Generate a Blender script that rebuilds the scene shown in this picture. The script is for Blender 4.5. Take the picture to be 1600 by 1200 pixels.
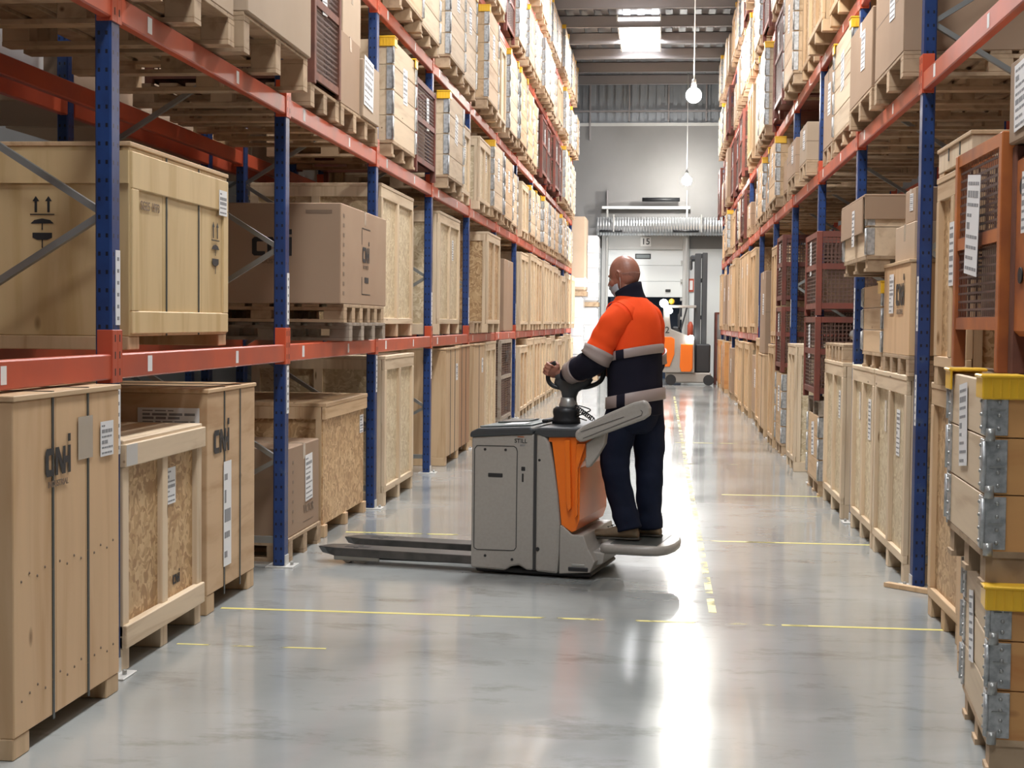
import bpy, math, random
from mathutils import Vector, Matrix
PI = math.pi
D = bpy.data
for o in list(D.objects): D.objects.remove(o)
S = bpy.context.scene
COL = S.collection
random.seed(11)

# ------------------------------------------------------------------ camera
FPX, ROLL, YAW, PITCH = 2276.0, .010, math.radians(5.816), math.radians(2.449)
cd = D.cameras.new('camera'); cam = D.objects.new('camera', cd); COL.objects.link(cam); S.camera = cam
cd.sensor_fit = 'HORIZONTAL'; cd.sensor_width = 36; cd.lens = 36*FPX/1600; cd.clip_start = .05; cd.clip_end = 200
F = Vector((-math.sin(YAW)*math.cos(PITCH), math.cos(YAW)*math.cos(PITCH), -math.sin(PITCH)))
R0 = Vector((math.cos(YAW), math.sin(YAW), 0)); U0 = R0.cross(F)
Rr = R0*math.cos(ROLL)+U0*math.sin(ROLL); Ur = -R0*math.sin(ROLL)+U0*math.cos(ROLL)
cam.matrix_world = Matrix(((Rr.x, Ur.x, -F.x, 0), (Rr.y, Ur.y, -F.y, 0), (Rr.z, Ur.z, -F.z, 1.5), (0, 0, 0, 1)))

# ------------------------------------------------------------------ light
w = D.worlds.new('world'); S.world = w; w.use_nodes = True
w.node_tree.nodes['Background'].inputs[0].default_value = (.90, .95, 1, 1)
w.node_tree.nodes['Background'].inputs[1].default_value = .035
S.view_settings.view_transform = 'Standard'; S.view_settings.look = 'None'
S.view_settings.gamma = 1; S.view_settings.use_curve_mapping = False
S.view_settings.exposure = 0
def area(name, loc, sx, sy, power, col=(1, .97, .93), rot=(0, 0, 0)):
    l = D.lights.new(name, 'AREA'); l.shape = 'RECTANGLE'; l.size = sx; l.size_y = sy; l.energy = power; l.color = col
    o = D.objects.new(name, l); COL.objects.link(o); o.location = loc; o.rotation_euler = rot; return o
SKY_Y = [-3, 4.5, 12, 20, 26.5, 33]
for yy in SKY_Y:
    area('skylight_daylight', (-.55, yy, 7.84), 1.0, 3.4, {-3: 110, 4.5: 240, 12: 380}.get(yy, 300 if yy < 30 else 420), (.97, .98, 1))

# ------------------------------------------------------------------ materials
def newmat(name):
    m = D.materials.new(name); m.use_nodes = True
    nt = m.node_tree; return m, nt, nt.nodes['Principled BSDF']
def N(nt, t, **k):
    n = nt.nodes.new(t)
    for a, b in k.items(): setattr(n, a, b)
    return n
def coords(nt, scale):
    tc = N(nt, 'ShaderNodeTexCoord'); oi = N(nt, 'ShaderNodeObjectInfo')
    vm = N(nt, 'ShaderNodeVectorMath', operation='SCALE'); vm.inputs[0].default_value = (7, 5, 3)
    nt.links.new(oi.outputs['Random'], vm.inputs['Scale'])
    ad = N(nt, 'ShaderNodeVectorMath', operation='ADD')
    nt.links.new(tc.outputs['Object'], ad.inputs[0]); nt.links.new(vm.outputs[0], ad.inputs[1])
    mp = N(nt, 'ShaderNodeMapping'); mp.inputs['Scale'].default_value = scale
    nt.links.new(ad.outputs[0], mp.inputs[0]); return mp.outputs[0], oi
def ramp(nt, src, stops):
    r = N(nt, 'ShaderNodeValToRGB'); e = r.color_ramp.elements
    while len(e) < len(stops): e.new(.5)
    for i, (p, c) in enumerate(stops):
        e[i].position = p; e[i].color = (c[0], c[1], c[2], 1)
    nt.links.new(src, r.inputs[0]); return r.outputs[0]
def vary(nt, col, oi, amt):
    mr = N(nt, 'ShaderNodeMapRange'); mr.inputs[3].default_value = 1-amt; mr.inputs[4].default_value = 1+amt
    nt.links.new(oi.outputs['Random'], mr.inputs[0])
    h = N(nt, 'ShaderNodeHueSaturation'); nt.links.new(mr.outputs[0], h.inputs['Value']); nt.links.new(col, h.inputs['Color'])
    return h.outputs[0]
def plain(name, c, rough=.5, metal=0, amt=0, spec=None, noise=None):
    m, nt, b = newmat(name)
    b.inputs['Roughness'].default_value = rough; b.inputs['Metallic'].default_value = metal
    if spec is not None: b.inputs['Specular IOR Level'].default_value = spec
    if noise:
        v, oi = coords(nt, (noise[0],)*3)
        n = N(nt, 'ShaderNodeTexNoise'); n.inputs['Scale'].default_value = 1; n.inputs['Detail'].default_value = 5
        nt.links.new(v, n.inputs[0])
        c2 = noise[1]
        out = ramp(nt, n.outputs[0], [(.38, c), (.66, c2)])
        if amt: out = vary(nt, out, oi, amt)
        nt.links.new(out, b.inputs['Base Color'])
    else:
        b.inputs['Base Color'].default_value = (c[0], c[1], c[2], 1)
    return m
def wood(name, c1, c2, scale, amt=.10, rough=.6, plank=None, knots=True):
    m, nt, b = newmat(name); v, oi = coords(nt, scale)
    n = N(nt, 'ShaderNodeTexNoise'); n.inputs['Scale'].default_value = 1; n.inputs['Detail'].default_value = 6; n.inputs['Distortion'].default_value = .6
    nt.links.new(v, n.inputs[0])
    out = ramp(nt, n.outputs[0], [(.32, c2), (.5, c1), (.7, [x*1.06 for x in c1])])
    if knots:
        v2, _ = coords(nt, tuple(max(s*.35, 1.2) for s in scale))
        vo = N(nt, 'ShaderNodeTexVoronoi'); vo.inputs['Scale'].default_value = 1.6; nt.links.new(v2, vo.inputs[0])
        k = ramp(nt, vo.outputs['Distance'], [(.035, (1, 1, 1)), (.085, (0, 0, 0))])
        mx = N(nt, 'ShaderNodeMix', data_type='RGBA'); nt.links.new(k, mx.inputs[0]); nt.links.new(out, mx.inputs[6])
        mx.inputs[7].default_value = (c2[0]*.45, c2[1]*.38, c2[2]*.32, 1); out = mx.outputs[2]
    out = vary(nt, out, oi, amt)
    nt.links.new(out, b.inputs['Base Color']); b.inputs['Roughness'].default_value = rough
    b.inputs['Specular IOR Level'].default_value = .3
    return m
def osbmat(name, c1, c2, c3):
    m, nt, b = newmat(name); v, oi = coords(nt, (20, 20, 20))
    no = N(nt, 'ShaderNodeTexNoise'); no.inputs['Scale'].default_value = .35; nt.links.new(v, no.inputs[0])
    ad = N(nt, 'ShaderNodeVectorMath', operation='MULTIPLY_ADD'); ad.inputs[1].default_value = (9, 9, 9)
    nt.links.new(no.outputs[1], ad.inputs[0]); nt.links.new(v, ad.inputs[2])
    mp = N(nt, 'ShaderNodeMapping'); mp.inputs['Scale'].default_value = (1, .8, 1.7); mp.inputs['Rotation'].default_value = (.5, .3, .2)
    nt.links.new(ad.outputs[0], mp.inputs[0])
    vo = N(nt, 'ShaderNodeTexVoronoi'); nt.links.new(mp.outputs[0], vo.inputs[0]); vo.inputs['Scale'].default_value = 1
    sp = N(nt, 'ShaderNodeSeparateColor'); nt.links.new(vo.outputs['Color'], sp.inputs[0])
    out = ramp(nt, sp.outputs[0], [(.1, c2), (.5, c1), (.92, c3)])
    out = vary(nt, out, oi, .07)
    nt.links.new(out, b.inputs['Base Color']); b.inputs['Roughness'].default_value = .5
    return m
M = {}
PINE = ((.60, .42, .25), (.47, .30, .16))
M['pine'] = wood('pine_upright_grain', *PINE, (14, 14, 1.1))
M['pine_h'] = wood('pine_level_grain', *PINE, (14, 1.1, 14))
M['pine_pale'] = wood('pale_pine', (.66, .52, .36), (.54, .40, .26), (16, 16, 1.3), .08)
M['pine_pale_h'] = wood('pale_pine_level', (.66, .52, .36), (.54, .40, .26), (16, 1.3, 16), .08)
M['ply'] = wood('plywood', (.66, .44, .25), (.57, .35, .18), (7, 7, .8), .05, .5)
M['ply2'] = wood('wavy_plywood', (.58, .40, .24), (.45, .28, .15), (3, 1.2, 7), .05, .55)
M['ply_beige'] = wood('beige_plywood', (.64, .47, .25), (.54, .37, .17), (7, 7, .8), .04, .5)
M['redwood'] = wood('reddish_board', (.48, .27, .14), (.36, .18, .09), (12, 12, 1), .12)
M['orangewood'] = wood('orange_pine', (.62, .32, .12), (.46, .17, .05), (1.0, 12, 7), .05, .4)
M['osb'] = osbmat('osb_golden', (.52, .33, .16), (.38, .22, .10), (.66, .46, .25))
M['osb_pale'] = osbmat('osb_pale', (.62, .50, .32), (.52, .40, .24), (.74, .63, .44))
M['old'] = wood('weathered_pallet_wood', (.36, .30, .24), (.24, .19, .14), (10, 10, 10), .15, .8)
M['pallet'] = wood('pallet_wood', (.46, .33, .21), (.34, .23, .14), (9, 9, 9), .15, .7)
M['carton'] = plain('brown_cardboard', (.40, .28, .19), .75, amt=.10, spec=.2, noise=(1.2, (.36, .245, .165)))
M['carton_pale'] = plain('pale_cardboard', (.52, .40, .29), .7, amt=.10, spec=.2, noise=(1.2, (.47, .355, .25)))
M['blue'] = None
M['beam'] = plain('orange_red_beam_paint', (.56, .090, .036), .40, noise=(2.5, (.42, .075, .040)), amt=.08)
M['brace'] = plain('galvanised_brace', (.30, .31, .30), .45, .7)
M['zinc'] = plain('zinc_hinge_steel', (.56, .565, .56), .36, .45, noise=(40, (.34, .35, .35)))
M['foot'] = plain('pale_foot_plate', (.62, .61, .58), .45, .3)
M['rust'] = plain('rust_brown_steel', (.20, .075, .045), .65, noise=(6, (.11, .045, .03)), amt=.15)
M['rustorange'] = plain('rusty_orange_paint', (.50, .15, .035), .5, noise=(5, (.30, .085, .03)))
M['redsteel'] = plain('red_oxide_steel', (.20, .05, .032), .55, noise=(5, (.13, .04, .028)), amt=.15)
M['paper'] = plain('white_paper', (.80, .80, .80), .5)
M['print'] = plain('grey_print', (.25, .25, .26), .6)
M['ink'] = plain('black_ink', (.022, .022, .024), .5)
M['faint'] = plain('faded_ink', (.22, .15, .10), .6)
M['strap'] = plain('dark_strap', (.05, .055, .05), .4)
M['tape'] = plain('clear_tape_patch', (.50, .42, .33), .12, spec=.8)
M['yellow'] = plain('yellow_plastic', (.85, .50, .03), .35)
M['white'] = plain('white_paint', (.78, .78, .76), .5)
M['dark'] = plain('dark_void', (.012, .012, .014), .6)
M['film'] = plain('white_stretch_film', (.66, .66, .66), .18, spec=.7)
M['truck'] = plain('warm_grey_truck_paint', (.34, .32, .29), .38, noise=(60, (.32, .30, .27)))
M['truckline'] = plain('dark_seam', (.035, .035, .035), .6)
M['orange'] = plain('orange_truck_cover', (.80, .17, .012), .28)
M['blk'] = plain('black_rubber', (.018, .019, .021), .45)
M['blktop'] = plain('charcoal_plastic_top', (.045, .05, .055), .38)
M['greytop'] = plain('grey_tray_plastic', (.16, .19, .19), .4)
M['fork'] = plain('worn_black_fork_steel', (.10, .095, .09), .38, .5, noise=(8, (.05, .05, .05)))
M['steel'] = plain('dull_steel', (.40, .40, .38), .35, .6)
def mesh_cell(name, c, sy, sz, wire):
    """open wire mesh: the gaps between wires are clear"""
    m, nt, b = newmat(name); b.inputs['Base Color'].default_value = (*c, 1); b.inputs['Roughness'].default_value = .6
    tc = N(nt, 'ShaderNodeTexCoord'); se = N(nt, 'ShaderNodeSeparateXYZ'); nt.links.new(tc.outputs['Object'], se.inputs[0])
    res = []
    for ax, s in ((0, sy), (1, sy), (2, sz)):
        a = N(nt, 'ShaderNodeMath', operation='DIVIDE'); nt.links.new(se.outputs[ax], a.inputs[0]); a.inputs[1].default_value = s
        f = N(nt, 'ShaderNodeMath', operation='FRACT'); nt.links.new(a.outputs[0], f.inputs[0])
        g = N(nt, 'ShaderNodeMath', operation='LESS_THAN'); nt.links.new(f.outputs[0], g.inputs[0]); g.inputs[1].default_value = wire
        res.append(g)
    ge = N(nt, 'ShaderNodeNewGeometry'); sn = N(nt, 'ShaderNodeSeparateXYZ'); nt.links.new(tc.outputs['Normal'], sn.inputs[0])
    ab = N(nt, 'ShaderNodeMath', operation='ABSOLUTE'); nt.links.new(sn.outputs[0], ab.inputs[0])
    gt = N(nt, 'ShaderNodeMath', operation='GREATER_THAN'); nt.links.new(ab.outputs[0], gt.inputs[0]); gt.inputs[1].default_value = .5
    mx = N(nt, 'ShaderNodeMix', data_type='FLOAT'); nt.links.new(gt.outputs[0], mx.inputs[0])
    nt.links.new(res[0].outputs[0], mx.inputs[2]); nt.links.new(res[1].outputs[0], mx.inputs[3])
    o = N(nt, 'ShaderNodeMath', operation='MAXIMUM'); nt.links.new(mx.outputs[0], o.inputs[0]); nt.links.new(res[2].outputs[0], o.inputs[1])
    nt.links.new(o.outputs[0], b.inputs['Alpha']); return m
M['wire'] = mesh_cell('rusty_wire_mesh', (.11, .055, .04), .034, .034, .26)
def perforated():
    m, nt, b = newmat('perforated_blue_steel')
    tc = N(nt, 'ShaderNodeTexCoord'); se = N(nt, 'ShaderNodeSeparateXYZ'); nt.links.new(tc.outputs['Object'], se.inputs[0])
    def mth(op, a, c=None):
        n = N(nt, 'ShaderNodeMath', operation=op)
        for i, q in enumerate((a, c)):
            if q is None: continue
            if isinstance(q, (int, float)): n.inputs[i].default_value = q
            else: nt.links.new(q, n.inputs[i])
        return n.outputs[0]
    z = mth('FRACT', mth('DIVIDE', se.outputs[2], .075)); zc = mth('MULTIPLY', mth('ABSOLUTE', mth('SUBTRACT', z, .5)), .075)
    hit = None
    for out, c, off in ((se.outputs[1], 0.05, .024), (se.outputs[0], -.035, .016)):
        u = mth('ABSOLUTE', mth('SUBTRACT', mth('ABSOLUTE', mth('SUBTRACT', out, c)), off))
        dd = mth('MAXIMUM', mth('MULTIPLY', u, 1.6), zc); h = mth('LESS_THAN', dd, .0085)
        hit = h if hit is None else mth('MAXIMUM', hit, h)
    n = N(nt, 'ShaderNodeTexNoise'); n.inputs['Scale'].default_value = 6; n.inputs['Detail'].default_value = 6; nt.links.new(tc.outputs['Object'], n.inputs[0])
    base = ramp(nt, n.outputs[0], [(.35, (.010, .033, .13)), (.60, (.014, .048, .18)), (.74, (.07, .105, .17))])
    mx = N(nt, 'ShaderNodeMix', data_type='RGBA'); nt.links.new(hit, mx.inputs[0]); nt.links.new(base, mx.inputs[6]); mx.inputs[7].default_value = (.004, .006, .015, 1)
    nt.links.new(mx.outputs[2], b.inputs['Base Color']); b.inputs['Roughness'].default_value = .38; return m
M['blue'] = perforated()
def floormat():
    m, nt, b = newmat('polished_grey_concrete')
    tc = N(nt, 'ShaderNodeTexCoord')
    n = N(nt, 'ShaderNodeTexNoise'); n.inputs['Scale'].default_value = .7; n.inputs['Detail'].default_value = 7; n.inputs['Distortion'].default_value = .5
    nt.links.new(tc.outputs['Object'], n.inputs[0])
    base = ramp(nt, n.outputs[0], [(.28, (.265, .28, .272)), (.5, (.36, .375, .365)), (.75, (.43, .445, .43))])
    n2 = N(nt, 'ShaderNodeTexNoise'); n2.inputs['Scale'].default_value = 2.3; n2.inputs['Detail'].default_value = 8; n2.inputs['Roughness'].default_value = .7
    mp = N(nt, 'ShaderNodeMapping'); mp.inputs['Scale'].default_value = (.8, 1.6, 1); nt.links.new(tc.outputs['Object'], mp.inputs[0]); nt.links.new(mp.outputs[0], n2.inputs[0])
    st = ramp(nt, n2.outputs[0], [(.30, (.58, .55, .52)), (.46, (1, 1, 1))])
    mu = N(nt, 'ShaderNodeMix', data_type='RGBA', blend_type='MULTIPLY'); mu.inputs[0].default_value = .8
    nt.links.new(base, mu.inputs[6]); nt.links.new(st, mu.inputs[7])
    nt.links.new(mu.outputs[2], b.inputs['Base Color'])
    rr = N(nt, 'ShaderNodeMapRange'); rr.inputs[1].default_value = .3; rr.inputs[2].default_value = .7; rr.inputs[3].default_value = .12; rr.inputs[4].default_value = .24
    nt.links.new(n.outputs[0], rr.inputs[0]); nt.links.new(rr.outputs[0], b.inputs['Roughness'])
    b.inputs['IOR'].default_value = 1.5; b.inputs['Coat Weight'].default_value = .4; b.inputs['Coat Roughness'].default_value = .06
    bp = N(nt, 'ShaderNodeBump'); bp.inputs['Strength'].default_value = .05; bp.inputs['Distance'].default_value = .02
    n3 = N(nt, 'ShaderNodeTexNoise'); n3.inputs['Scale'].default_value = 3.2; n3.inputs['Detail'].default_value = 2
    mp3 = N(nt, 'ShaderNodeMapping'); mp3.inputs['Scale'].default_value = (.6, 1.8, 1); nt.links.new(tc.outputs['Object'], mp3.inputs[0]); nt.links.new(mp3.outputs[0], n3.inputs[0])
    nt.links.new(n3.outputs[0], bp.inputs['Height']); nt.links.new(bp.outputs[0], b.inputs['Normal']); nt.links.new(bp.outputs[0], b.inputs['Coat Normal'])
    return m
M['floor'] = floormat()
def worn_line():
    m, nt, b = newmat('worn_yellow_line')
    tc = N(nt, 'ShaderNodeTexCoord'); n = N(nt, 'ShaderNodeTexNoise'); n.inputs['Scale'].default_value = 3.3; n.inputs['Detail'].default_value = 5
    nt.links.new(tc.outputs['Object'], n.inputs[0])
    a = ramp(nt, n.outputs[0], [(.475, (0, 0, 0)), (.53, (1, 1, 1))])
    b.inputs['Base Color'].default_value = (.72, .64, .22, 1); b.inputs['Roughness'].default_value = .4
    nt.links.new(a, b.inputs['Alpha']); return m
M['line'] = worn_line()
M['line_solid'] = plain('yellow_floor_line', (.75, .66, .20), .4)
M['concrete'] = plain('grey_concrete_wall', (.25, .245, .24), .8, noise=(.35, (.19, .185, .18)))
M['deck'] = plain('roof_deck_steel', (.22, .22, .23), .45, .5)
M['purlin'] = plain('purlin_steel', (.27, .25, .25), .6, .2)
M['clad'] = plain('wall_cladding_steel', (.26, .28, .30), .5, .4)
M['doorpanel'] = plain('white_door_panel', (.70, .73, .72), .4)
M['frame'] = plain('pale_dock_frame', (.50, .50, .48), .6)
M['duct'] = plain('silver_duct', (.62, .64, .66), .28, .8)
def emit(name, c, s):
    m, nt, b = newmat(name); b.inputs['Base Color'].default_value = (*c, 1)
    b.inputs['Emission Color'].default_value = (*c, 1); b.inputs['Emission Strength'].default_value = s; return m
M['lamp'] = emit('lit_lamp', (1, .97, .90), 430)
M['sky'] = emit('skylight_panel', (.97, .98, 1), 16)
M['worklight'] = emit('work_light', (1, 1, .97), 45)
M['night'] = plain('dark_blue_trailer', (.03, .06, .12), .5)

# ------------------------------------------------------------------ mesh builder
class G:
    def __init__(s): s.v = []; s.f = []; s.m = []; s.mats = []; s.sm = []
    def mi(s, m):
        m = M[m] if isinstance(m, str) else m
        if m not in s.mats: s.mats.append(m)
        return s.mats.index(m)
    def face(s, ids, m, sm=False): s.f.append(ids); s.m.append(m); s.sm.append(sm)
    def box(s, x0, x1, y0, y1, z0, z1, m, c=0., T=None):
        k = s.mi(m); b = len(s.v)
        if x0 > x1: x0, x1 = x1, x0
        if y0 > y1: y0, y1 = y1, y0
        if z0 > z1: z0, z1 = z1, z0
        T = T or (lambda p: p)
        if c <= 0:
            for x in (x0, x1):
                for y in (y0, y1):
                    for z in (z0, z1): s.v.append(T(Vector((x, y, z))))
            for q in ((0, 1, 3, 2), (4, 6, 7, 5), (0, 4, 5, 1), (2, 3, 7, 6), (0, 2, 6, 4), (1, 5, 7, 3)):
                s.face([b+i for i in q], k)
            return s
        c = min(c, (x1-x0)*.45, (y1-y0)*.45, (z1-z0)*.45)
        ce = ((x0+x1)/2, (y0+y1)/2, (z0+z1)/2); h = ((x1-x0)/2, (y1-y0)/2, (z1-z0)/2); idx = {}
        for sx in (-1, 1):
            for sy in (-1, 1):
                for sz in (-1, 1):
                    sg = (sx, sy, sz)
                    for a in range(3):
                        p = [ce[i]+sg[i]*(h[i]-(0 if i == a else c)) for i in range(3)]
                        idx[(sg, a)] = len(s.v); s.v.append(T(Vector(p)))
        for a in range(3):
            o = [i for i in range(3) if i != a]
            for sa in (-1, 1):
                ring = []
                for (p, q) in ((-1, -1), (1, -1), (1, 1), (-1, 1)):
                    sg = [0, 0, 0]; sg[a] = sa; sg[o[0]] = p; sg[o[1]] = q; ring.append(idx[(tuple(sg), a)])
                if (sa > 0) == (a == 1): ring.reverse()
                s.face(ring, k)
        for a in range(3):
            o = [i for i in range(3) if i != a]
            for p in (-1, 1):
                for q in (-1, 1):
                    def g(e, ax):
                        sg = [0, 0, 0]; sg[a] = e; sg[o[0]] = p; sg[o[1]] = q; return idx[(tuple(sg), ax)]
                    s.face([g(-1, o[0]), g(1, o[0]), g(1, o[1]), g(-1, o[1])], k)
        for sx in (-1, 1):
            for sy in (-1, 1):
                for sz in (-1, 1): s.face([idx[((sx, sy, sz), a)] for a in range(3)], k)
        return s
    def bar(s, p, q, wd, th, m, up=(0, 0, 1)):
        p = Vector(p); q = Vector(q); d = q-p; L = d.length; d.normalize(); up = Vector(up)
        a = d.cross(up)
        if a.length < 1e-4: a = d.cross(Vector((1, 0, 0)))
        a.normalize(); b = a.cross(d)
        return s.box(0, L, -wd/2, wd/2, -th/2, th/2, m, 0, lambda v: p+d*v.x+a*v.y+b*v.z)
    def loft(s, rings, n=16, m='white', cap=True, smooth=True, mats=None):
        """rings: (center, uvec, vvec)"""
        b = len(s.v); k = s.mi(m)
        for (c, u, v) in rings:
            c, u, v = Vector(c), Vector(u), Vector(v)
            for i in range(n):
                t = 2*PI*i/n; s.v.append(c+u*math.cos(t)+v*math.sin(t))
        for j in range(len(rings)-1):
            for i in range(n):
                kk = k
                if mats:
                    mm = mats(j, i)
                    if mm: kk = s.mi(mm)
                s.face([b+j*n+i, b+j*n+(i+1) % n, b+(j+1)*n+(i+1) % n, b+(j+1)*n+i], kk, smooth)
        if cap:
            k0 = s.mi(mats(0, 0)) if mats and mats(0, 0) else k
            k1 = s.mi(mats(len(rings)-2, 0)) if mats and mats(len(rings)-2, 0) else k
            s.face([b+i for i in reversed(range(n))], k0); s.face([b+(len(rings)-1)*n+i for i in range(n)], k1)
        return s
    def tube(s, pts, r, m, n=10, smooth=True):
        pts = [Vector(p) for p in pts]; rr = r if isinstance(r, (list, tuple)) else [r]*len(pts); rings = []
        ref = None
        for i, p in enumerate(pts):
            d = (pts[min(i+1, len(pts)-1)]-pts[max(i-1, 0)]).normalized()
            if ref is None: ref = Vector((0, 0, 1)) if abs(d.z) < .9 else Vector((1, 0, 0))
            a = d.cross(ref).normalized(); bb = a.cross(d); ref = bb if bb.length else ref
            rings.append((p, a*rr[i], bb*rr[i]))
        return s.loft(rings, n, m, True, smooth)
    def ball(s, c, r, m, n=16, k=10, rot=None):
        c = Vector(c); r = r if isinstance(r, (tuple, list)) else (r, r, r); rot = rot or Matrix.Identity(3); rings = []
        for j in range(k+1):
            t = -PI/2+PI*j/k; q = max(math.cos(t), .02)
            rings.append((c+rot@Vector((0, 0, r[2]*math.sin(t))), rot@Vector((r[0]*q, 0, 0)), rot@Vector((0, r[1]*q, 0))))
        return s.loft(rings, n, m)
    def prism(s, poly, a0, a1, m, T, smooth=False):
        k = s.mi(m); b = len(s.v); n = len(poly)
        for a in (a0, a1):
            for p in poly: s.v.append(Vector(T(p[0], a, p[1])))
        s.face([b+i for i in range(n)], k); s.face([b+n+i for i in reversed(range(n))], k)
        for i in range(n):
            j = (i+1) % n; s.face([b+i, b+n+i, b+n+j, b+j], k, smooth)
        return s
    def mesh(s, name, fix=True):
        me = D.meshes.new(name); me.from_pydata([tuple(v) for v in s.v], [], s.f)
        for m in s.mats: me.materials.append(m)
        me.polygons.foreach_set('material_index', s.m); me.polygons.foreach_set('use_smooth', s.sm)
        if fix:
            import bmesh
            bm = bmesh.new(); bm.from_mesh(me); bmesh.ops.recalc_face_normals(bm, faces=bm.faces); bm.to_mesh(me); bm.free()
        me.update(); return me
def ob(name, g, parent=None, bevel=0):
    me = g.mesh(name) if isinstance(g, G) else g
    o = D.objects.new(name, me); COL.objects.link(o)
    if parent: o.parent = parent
    if bevel:
        b = o.modifiers.new('bevel', 'BEVEL'); b.width = bevel; b.segments = 2; b.limit_method = 'ANGLE'; b.angle_limit = math.radians(35)
    return o
def tag(o, label, cat, group=None, kind=None):
    if label: o['label'] = label
    if cat: o['category'] = cat
    if group: o['group'] = group
    if kind: o['kind'] = kind
    return o
def empty(name, loc=(0, 0, 0), rz=0):
    o = D.objects.new(name, None); COL.objects.link(o); o.location = loc; o.rotation_euler = (0, 0, rz); o.empty_display_size = .1; return o
def struct(name, g): o = ob(name, g); o['kind'] = 'structure'; return o
CACHE = {}
def place(kind, args, loc, rz, label, cat, group=None):
    """build the template of this kind once, then copy the thing and each of its parts"""
    key = (kind, args)
    if key not in CACHE: CACHE[key] = TEMPLATES[kind](*args)
    name, parts = CACHE[key]
    r = empty(name, loc, rz); tag(r, label, cat, group)
    for pname, me, plabel, subs in parts:
        c = D.objects.new(pname, me); COL.objects.link(c); c.parent = r
        if plabel: c['label'] = plabel
        for sname, sme in subs:
            q = D.objects.new(sname, sme); COL.objects.link(q); q.parent = c
    return r
def part(name, g, label=None, subs=()): return (name, g.mesh(name), label, [(a, b.mesh(a)) for a, b in subs])

# writing ------------------------------------------------------------
def text_polys(txt, size, bold=True):
    key = ('txt', txt, size)
    if key not in CACHE:
        cu = D.curves.new('lettering', 'FONT'); cu.body = txt; cu.size = size; cu.extrude = .0008; cu.align_x = 'CENTER'; cu.align_y = 'CENTER'
        if bold: cu.offset = size*.012
        o = D.objects.new('lettering', cu); COL.objects.link(o)
        bpy.context.view_layer.update()
        me = D.meshes.new_from_object(o.evaluated_get(bpy.context.evaluated_depsgraph_get()))
        D.objects.remove(o); CACHE[key] = ([v.co.copy() for v in me.vertices], [list(p.vertices) for p in me.polygons])
    return CACHE[key]
def add_text(g, txt, size, m, T):
    vs, fs = text_polys(txt, size); b = len(g.v); k = g.mi(m)
    for v in vs: g.v.append(Vector(T(v)))
    for f in fs: g.face([b+i for i in f], k)
def face_T(x, y, z):            # writing on the aisle face (+x), reading along +y
    return lambda v: Vector((x+v.z, y+v.x, z+v.y))
def side_T(y, x, z, s=-1):      # writing on the end face towards the camera
    return lambda v: Vector((x+v.x*(-s), y+v.z*s, z+v.y))
CNH = [[(0, .12), (.12, 0), (.72, 0), (.72, .24), (.30, .24), (.26, .28), (.26, .72), (.30, .76), (.72, .76), (.72, 1), (.12, 1), (0, .88)],
       [(.84, 0), (1.06, 0), (1.06, 1), (.84, 1)], [(1.06, 1), (1.06, .66), (1.42, 0), (1.50, 0), (1.50, .34), (1.14, 1)],
       [(1.50, 0), (1.72, 0), (1.72, 1), (1.50, 1)], [(1.72, .38), (1.96, .38), (1.96, .62), (1.72, .62)], [(1.96, 0), (2.18, 0), (2.18, 1), (1.96, 1)], [(1.96, 1.14), (2.18, 1.14), (2.18, 1.42), (1.96, 1.42)]]
def cnh(T, h, sub=True, m='ink'):
    """the black crate mark: three joined capitals with a raised block, small word below"""
    g = G()
    for poly in CNH: g.prism([(p[0]-1.09, p[1]-.5) for p in poly], 0, .001, m, lambda a, e, b: T(Vector((a*h, b*h, e))))
    if sub: add_text(g, 'INDUSTRIAL', h*.32, 'faint', lambda v: T(Vector((v.x, v.y-h*.8, v.z))))
    return g
def paper(T, wd, ht, rows=5, seed=0, tilt=0):
    """white document sheet with grey print rows"""
    g = G(); rd = random.Random(seed); ca, sa = math.cos(tilt), math.sin(tilt)
    Q = lambda v: T(Vector((v.x*ca-v.y*sa, v.x*sa+v.y*ca, v.z)))
    g.box(-wd/2, wd/2, -ht/2, ht/2, 0, .002, 'paper', 0, Q)
    n = rows+3
    for i in range(n):
        yy = ht/2-ht*(i+.8)/(n+.4); hh = ht/n*(.62 if i in (1, n//2) else .30); a = -wd*.42
        while a < wd*.36 and not (rd.random() < .12 and a > -wd*.2):
            L = wd*rd.uniform(.08, .24); g.box(a, min(a+L, wd*.43), yy-hh/2, yy+hh/2, .002, .0026, 'print', 0, Q); a += L+wd*.035
    return g
def arrows(T, h):
    """two upright arrows over an umbrella and a glass"""
    g = G(); P = lambda a, e, b: T(Vector((a*h, b*h, e)))
    for x in (-.13, .13):
        g.prism([(x-.025, .2), (x+.025, .2), (x+.025, .42), (x-.025, .42)], 0, .001, 'ink', P)
        g.prism([(x-.07, .42), (x+.07, .42), (x, .52)], 0, .001, 'ink', P)
    g.prism([(-.25, .15), (.25, .15), (.25, .17), (-.25, .17)], 0, .001, 'ink', P)
    g.prism([(-.24, -.02), (.24, -.02), (.16, .05), (0, .08), (-.16, .05)], 0, .001, 'ink', P)
    g.prism([(-.012, -.14), (.012, -.14), (.012, -.02), (-.012, -.02)], 0, .001, 'ink', P)
    g.prism([(-.2, -.2), (.2, -.2), (.2, -.3), (.1, -.34), (-.1, -.34), (-.2, -.3)], 0, .001, 'ink', P)
    g.prism([(-.012, -.5), (.012, -.5), (.012, -.34), (-.012, -.34)], 0, .001, 'ink', P)
    return g

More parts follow.
